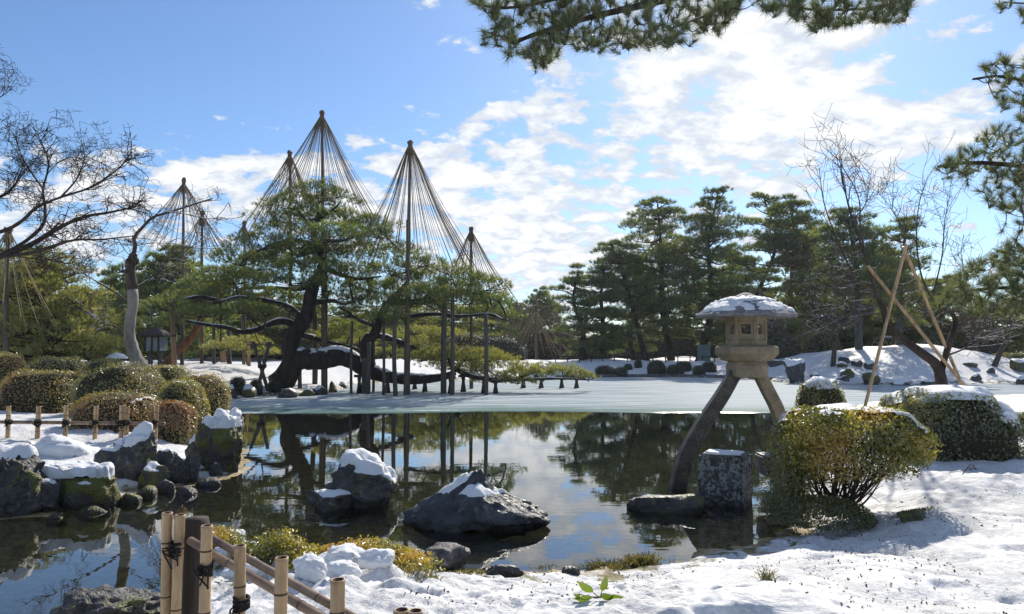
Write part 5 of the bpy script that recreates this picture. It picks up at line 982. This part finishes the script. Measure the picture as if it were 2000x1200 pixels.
polyB = [(1478, -10), (1490, 20), (1560, 35), (1590, 62), (1680, 42), (1760, 46), (1800, -10)]
near_pine('overhanging pine whose long bough hangs across the top of the picture', B0 + [.6, -.6, 0], [B0 + [.6, -.6, -.1], B0 + [.55, -.4, 2.2], B0 + [.3, .3, 4.2], P(2150, -260, 5.6)],
          [([P(2150, -260, 5.6), P(1900, -110, 5.8), P(1700, -60, 6.0), P(1500, -50, 6.1), P(1300, 0, 6.1), P(1150, 35, 6.0), P(1060, 62, 6.0), P(1000, 85, 6.0)], .05), ([P(1300, 0, 6.1), P(1150, -10, 6.0), P(1000, 15, 5.9), P(930, 10, 5.9)], .022), ([P(1500, -50, 6.1), P(1400, 20, 6.0), P(1300, 60, 6.0)], .018), ([P(1900, -110, 5.8), P(1760, 0, 5.8), P(1620, 20, 5.8), P(1520, 10, 5.8)], .02)],
          [(polyA, 6.0, .45, 430), (polyA2, 6.0, .5, 120), (polyB, 5.8, .3, 150)], 501, .105)
polyC = [(2010, 108), (1942, 108), (1892, 155), (1950, 188), (1942, 210), (1985, 240), (1930, 246), (1880, 278), (1852, 300), (1820, 328), (1872, 352), (1922, 385), (1940, 425), (1962, 460), (2010, 505), (2160, 500), (2160, 100)]
polyD = [(2010, -10), (1940, -10), (1945, 12), (2010, 45), (2120, 40), (2120, -40)]
polyE = [(1775, 560), (1830, 575), (1880, 520), (1930, 500), (1960, 475), (2010, 470), (2120, 470), (2120, 620), (1990, 612), (1930, 620), (1860, 600), (1800, 590)]
B1 = np.array([8.6, 6.6, .45])
near_pine('tall pine at the right picture edge, its dark boughs reaching in from the right', B1, [B1 - [0, 0, .1], B1 + [.05, .1, 1.6], B1 + [-.1, .1, 3.4], B1 + [-.2, 0, 5.6]],
          [([B1 + [-.1, .1, 3.2], P(2300, 330, 6.9), P(2120, 340, 6.8), P(2000, 325, 6.8), P(1900, 318, 6.8), P(1832, 326, 6.8)], .04), ([B1 + [-.1, .1, 4.4], P(2250, 150, 6.9), P(2080, 170, 6.8), P(1960, 150, 6.8), P(1900, 155, 6.8)], .03), ([B1 + [-.1, .1, 2.8], P(2250, 420, 6.9), P(2100, 420, 6.8), P(2000, 430, 6.8)], .03), ([B1 + [-.2, 0, 5.3], P(2250, 20, 6.9), P(2060, 10, 6.8), P(1960, 5, 6.8)], .02), ([B1 + [0, .1, 1.7], P(2250, 560, 7.1), P(2050, 560, 7.3), P(1920, 565, 7.4), P(1830, 575, 7.5)], .03)],
          [(polyC, 6.8, .5, 470), (polyD, 6.8, .3, 40), (polyE, 7.4, .5, 430)], 502, .105, .08)

# ------------------------------------------------------------------ small far things
def post_lamp(label, px, yt, yb, D, seed):
    b = P(px, yb, D); b[2] = hz(b[0], D); z1 = zat(yt, D); H = z1 - b[2]; root = empty('post_lamp', b, label, 'lamp'); w_ = H * .09
    for s in (-1, 1): V, Q = box((b[0] + s * w_ * .8, D, b[2] + H * .33), (w_ * .55, w_ * .6, H * .66)); link('post', mesh('post', V, Q, M['wood'], False), root)
    V, Q = box((b[0], D, b[2] + H * .74), (w_ * 2.6, w_ * 2.6, H * .20)); link('lamp_box', mesh('lamp_box', V, Q, M['paper'], False), root)
    for s in (-1, 0, 1): V, Q = box((b[0] + s * w_ * 1.1, D - w_ * 1.36, b[2] + H * .74), (w_ * .25, w_ * .16, H * .21)); link('slat', mesh('slat', V, Q, M['wood_dark'], False), root)
    V, Q = rings([(w_ * 3.1, b[2] + H * .85), (w_ * 3.1, b[2] + H * .88), (w_ * .2, b[2] + H)], 4, math.pi / 4); V[:, 0] += b[0]; V[:, 1] += D; link('roof', mesh('roof', V, Q, M['wood_dark'], False), root)
post_lamp('wooden post lamp with slatted box right of the pale trunk', 303, 638, 718, 22, 1); post_lamp('slim white path lamp among the grove trunks', 1183, 668, 708, 60, 2); post_lamp('small wooden lamp before the far brown thicket', 1041, 677, 704, 76, 3)
def hut(label, px, yt, yb, w_px, D, seed):
    b = P(px, yb, D); b[2] = hz(b[0], D); z1 = zat(yt, D); H = max(z1 - b[2], 1.2); W_ = w_px * D / F_PX; root = empty('garden_hut', b, label, 'hut', 'far huts'); V, Q = box((b[0], D + 1, b[2] + H * .32), (W_ * .8, 1.6, H * .64)); link('wall', mesh('wall', V, Q, M['plaster'], False), root)
    for s in (-.25, .1): V, Q = box((b[0] + s * W_, D + .19, b[2] + H * .36), (W_ * .2, .06, H * .30)); link('window', mesh('window', V, Q, M['wood_dark'], False), root)
    V = np.array([[-.55, -.3, .62], [.55, -.3, .62], [.55, 2.3, .62], [-.55, 2.3, .62], [-.45, 1, 1], [.45, 1, 1]]); V = V * [W_, 1, H] + b; rf = link('roof', mesh('roof', V, [np.array([[0, 1, 5, 4], [2, 3, 4, 5]]), np.array([[0, 4, 3], [1, 2, 5]])], M['roofing'], False), root)
    V2 = V.copy() + [0, 0, .10]; V2[:4] = V2[:4] * [1, 1, 1]; s = link('snow', mesh('snow', V2, [np.array([[0, 1, 5, 4], [2, 3, 4, 5], [0, 3, 2, 1]]), np.array([[0, 4, 3], [1, 2, 5]])], M['snow'], False)); s.parent = rf
hut('white-walled hut with snowy roof glimpsed left of the great pine', 376, 683, 705, 34, 70, 1); hut('small snow-roofed shelter between the grove and the lantern', 1425, 670, 702, 40, 80, 2)
b = P(228, 706, 24); b[2] = hz(b[0], 24); root = empty('garden_lantern', b, 'small stone lantern with a snowy cap left of the pale trunk', 'lantern')
for nm, pf, sd_ in [('pedestal', [(.24, 0), (.20, .12), (.13, .2), (.12, .58), (.2, .64)], 10), ('fire_box', [(.22, .64), (.22, .70), (.16, .72), (.16, .92)], 6), ('roof', [(.14, .92), (.34, .95), (.33, 1.0), (.10, 1.13), (.02, 1.18)], 6)]:
    V, Q = rings(pf, sd_); rf = link(nm, mesh(nm, V + b, Q, M['granite_wet'], False), root)
V, Q = rings([(.33, .995), (.32, 1.05), (.2, 1.14), (.02, 1.20)], 12); s = link('snow_cap', mesh('snow_cap', V + b, Q, M['snow'])); s.parent = rf
V, Q = box((0, 0, 0), (.9, .6, 1.5)); b = P(1375, 706, 58); o = link('utility_cabinet', mesh('utility_cabinet', V, Q, M['box_green'], False)); o.location = (b[0], 58, hz(b[0], 58) + .75); tag(o, 'grey-green cabinet among the grove trunks left of the lantern', 'cabinet')
def person(label, px, D, coat, seed, hgt=1.68):
    rng = np.random.default_rng(seed); x = P(px, 690, D)[0]; z = hz(x, D); s = hgt / 1.7; me = bpy.data.meshes.new('person'); j = dict(pel=(0, 0, .93), bel=(0, 0, 1.12), che=(0, 0, 1.34), nek=(0, -.01, 1.47), hd0=(0, -.02, 1.55), hd1=(0, -.02, 1.68), ls=(-.17, 0, 1.40), le=(-.22, .02, 1.12), lh=(-.20, -.12, .92), rs=(.17, 0, 1.40), re=(.23, .02, 1.13), rh=(.14, -.18, 1.02), lk=(-.10, -.03, .50), lf=(-.10, .03, .07), lt=(-.11, -.12, .03), rk=(.10, .04, .50), rf=(.11, .08, .07), rt=(.12, -.07, .03), lp=(-.09, 0, .88), rp=(.09, 0, .88))
    nm = list(j); ed = [('pel', 'bel'), ('bel', 'che'), ('che', 'nek'), ('nek', 'hd0'), ('hd0', 'hd1'), ('che', 'ls'), ('ls', 'le'), ('le', 'lh'), ('che', 'rs'), ('rs', 're'), ('re', 'rh'), ('pel', 'lp'), ('lp', 'lk'), ('lk', 'lf'), ('lf', 'lt'), ('pel', 'rp'), ('rp', 'rk'), ('rk', 'rf'), ('rf', 'rt')]
    me.from_pydata([tuple(np.array(j[k]) * s) for k in nm], [(nm.index(a), nm.index(b_)) for a, b_ in ed], []); o = link('person', me); o.location = (x, D, z); o.rotation_euler.z = rng.uniform(-1, 1)
    sk = o.modifiers.new('skin', 'SKIN'); R = dict(pel=.16, bel=.15, che=.17, nek=.06, hd0=.10, hd1=.09, ls=.08, le=.06, lh=.045, rs=.08, re=.06, rh=.045, lk=.075, lf=.05, lt=.04, rk=.075, rf=.05, rt=.04, lp=.11, rp=.11)
    for k, n_ in enumerate(nm): me.skin_vertices[0].data[k].radius = (R[n_] * s,) * 2
    me.skin_vertices[0].data[0].use_root = True; o.modifiers.new('sub', 'SUBSURF').levels = 1
    m, t = new_mat('clothing_' + str(seed)); s3 = t.node('ShaderNodeSeparateXYZ'); t.l.new(t.obj, s3.inputs[0]); zc = t.math('DIVIDE', s3.outputs[2], 1.78 * s)
    principled(t, t.ramp(zc, [(0, (.02, .02, .025)), (.47, (.03, .03, .04)), (.48, coat), (.82, coat), (.83, (.45, .30, .22)), (.92, (.05, .035, .025))], 'CONSTANT'), .8); me.materials.append(m); tag(o, label, 'person', 'distant visitors')
for a_ in [('person in a long black coat right of the great pine', 1003, 78, (.012, .012, .016), 1, 1.75), ('person in dark red beside the black-coated one', 1008.5, 79, (.10, .02, .02), 2), ('person in a dark blue jacket at the right tip of the great pine', 966, 76, (.02, .035, .09), 3), ('person in dark blue by the white-walled hut', 383, 62, (.02, .03, .07), 4), ('leftmost of three visitors right of the great trunk', 531, 66, (.03, .03, .05), 5), ('middle of three visitors right of the great trunk', 538, 67, (.10, .10, .12), 6), ('person in black among the grove trunks', 1306, 66, (.015, .015, .02), 7), ('person in purple under the grove pines', 1246, 72, (.09, .03, .10), 8)]: person(*a_)
def rail_fence(label, pts, h, step, seed):
    P3 = []
    for (xa, ya, Da), (xb, yb_, Db) in zip(pts[:-1], pts[1:]):
        A = P(xa, ya, Da); B = P(xb, yb_, Db); n = max(2, int(np.linalg.norm((B - A)[:2]) / step))
        for u in np.linspace(0, 1, n, endpoint=False): q = A * (1 - u) + B * u; P3.append((q[0], q[1], hz(q[0], q[1])))
    P3 = np.array(P3); root = empty('low_fence', P3[0], label, 'fence', 'low fences on the far bank')
    for q in P3: mb = MB(); add_tube(mb, [q - [0, 0, .1], q + [0, 0, h]], .045, 6); mb.build('post', M['wood_dark'], root)
    for a, b_ in zip(P3[:-1], P3[1:]): mb = MB(); add_tube(mb, [a + [0, 0, h * .75], b_ + [0, 0, h * .75]], .035, 5); mb.build('rail', M['wood_dark'], root)
rail_fence('low dark rail fence along the top of the far snowy bank', [(1085, 712, 52), (1200, 712, 53), (1300, 711, 54), (1420, 712, 54)], .55, .9, 1); rail_fence('low rail fence on the snow left of the great pine', [(395, 716, 44), (450, 714, 45), (545, 714, 45)], .5, .9, 2)

# ------------------------------------------------------------------ haze: thin bright winter air round the whole garden
m = bpy.data.materials.new('thin_haze'); m.use_nodes = True; t = NT(m.node_tree); t.n.clear(); o_ = t.node('ShaderNodeOutputMaterial'); pv = t.node('ShaderNodeVolumePrincipled'); pv.inputs['Color'].default_value = (.86, .93, 1, 1); pv.inputs['Density'].default_value = .00028; pv.inputs['Anisotropy'].default_value = .35; t.l.new(pv.outputs[0], o_.inputs['Volume'])
V, Q = box((0, 50, 8), (260, 170, 24)); tag(link('haze', mesh('haze', V, Q, m, False)), 'thin bright haze in the winter air', None, None, 'stuff')
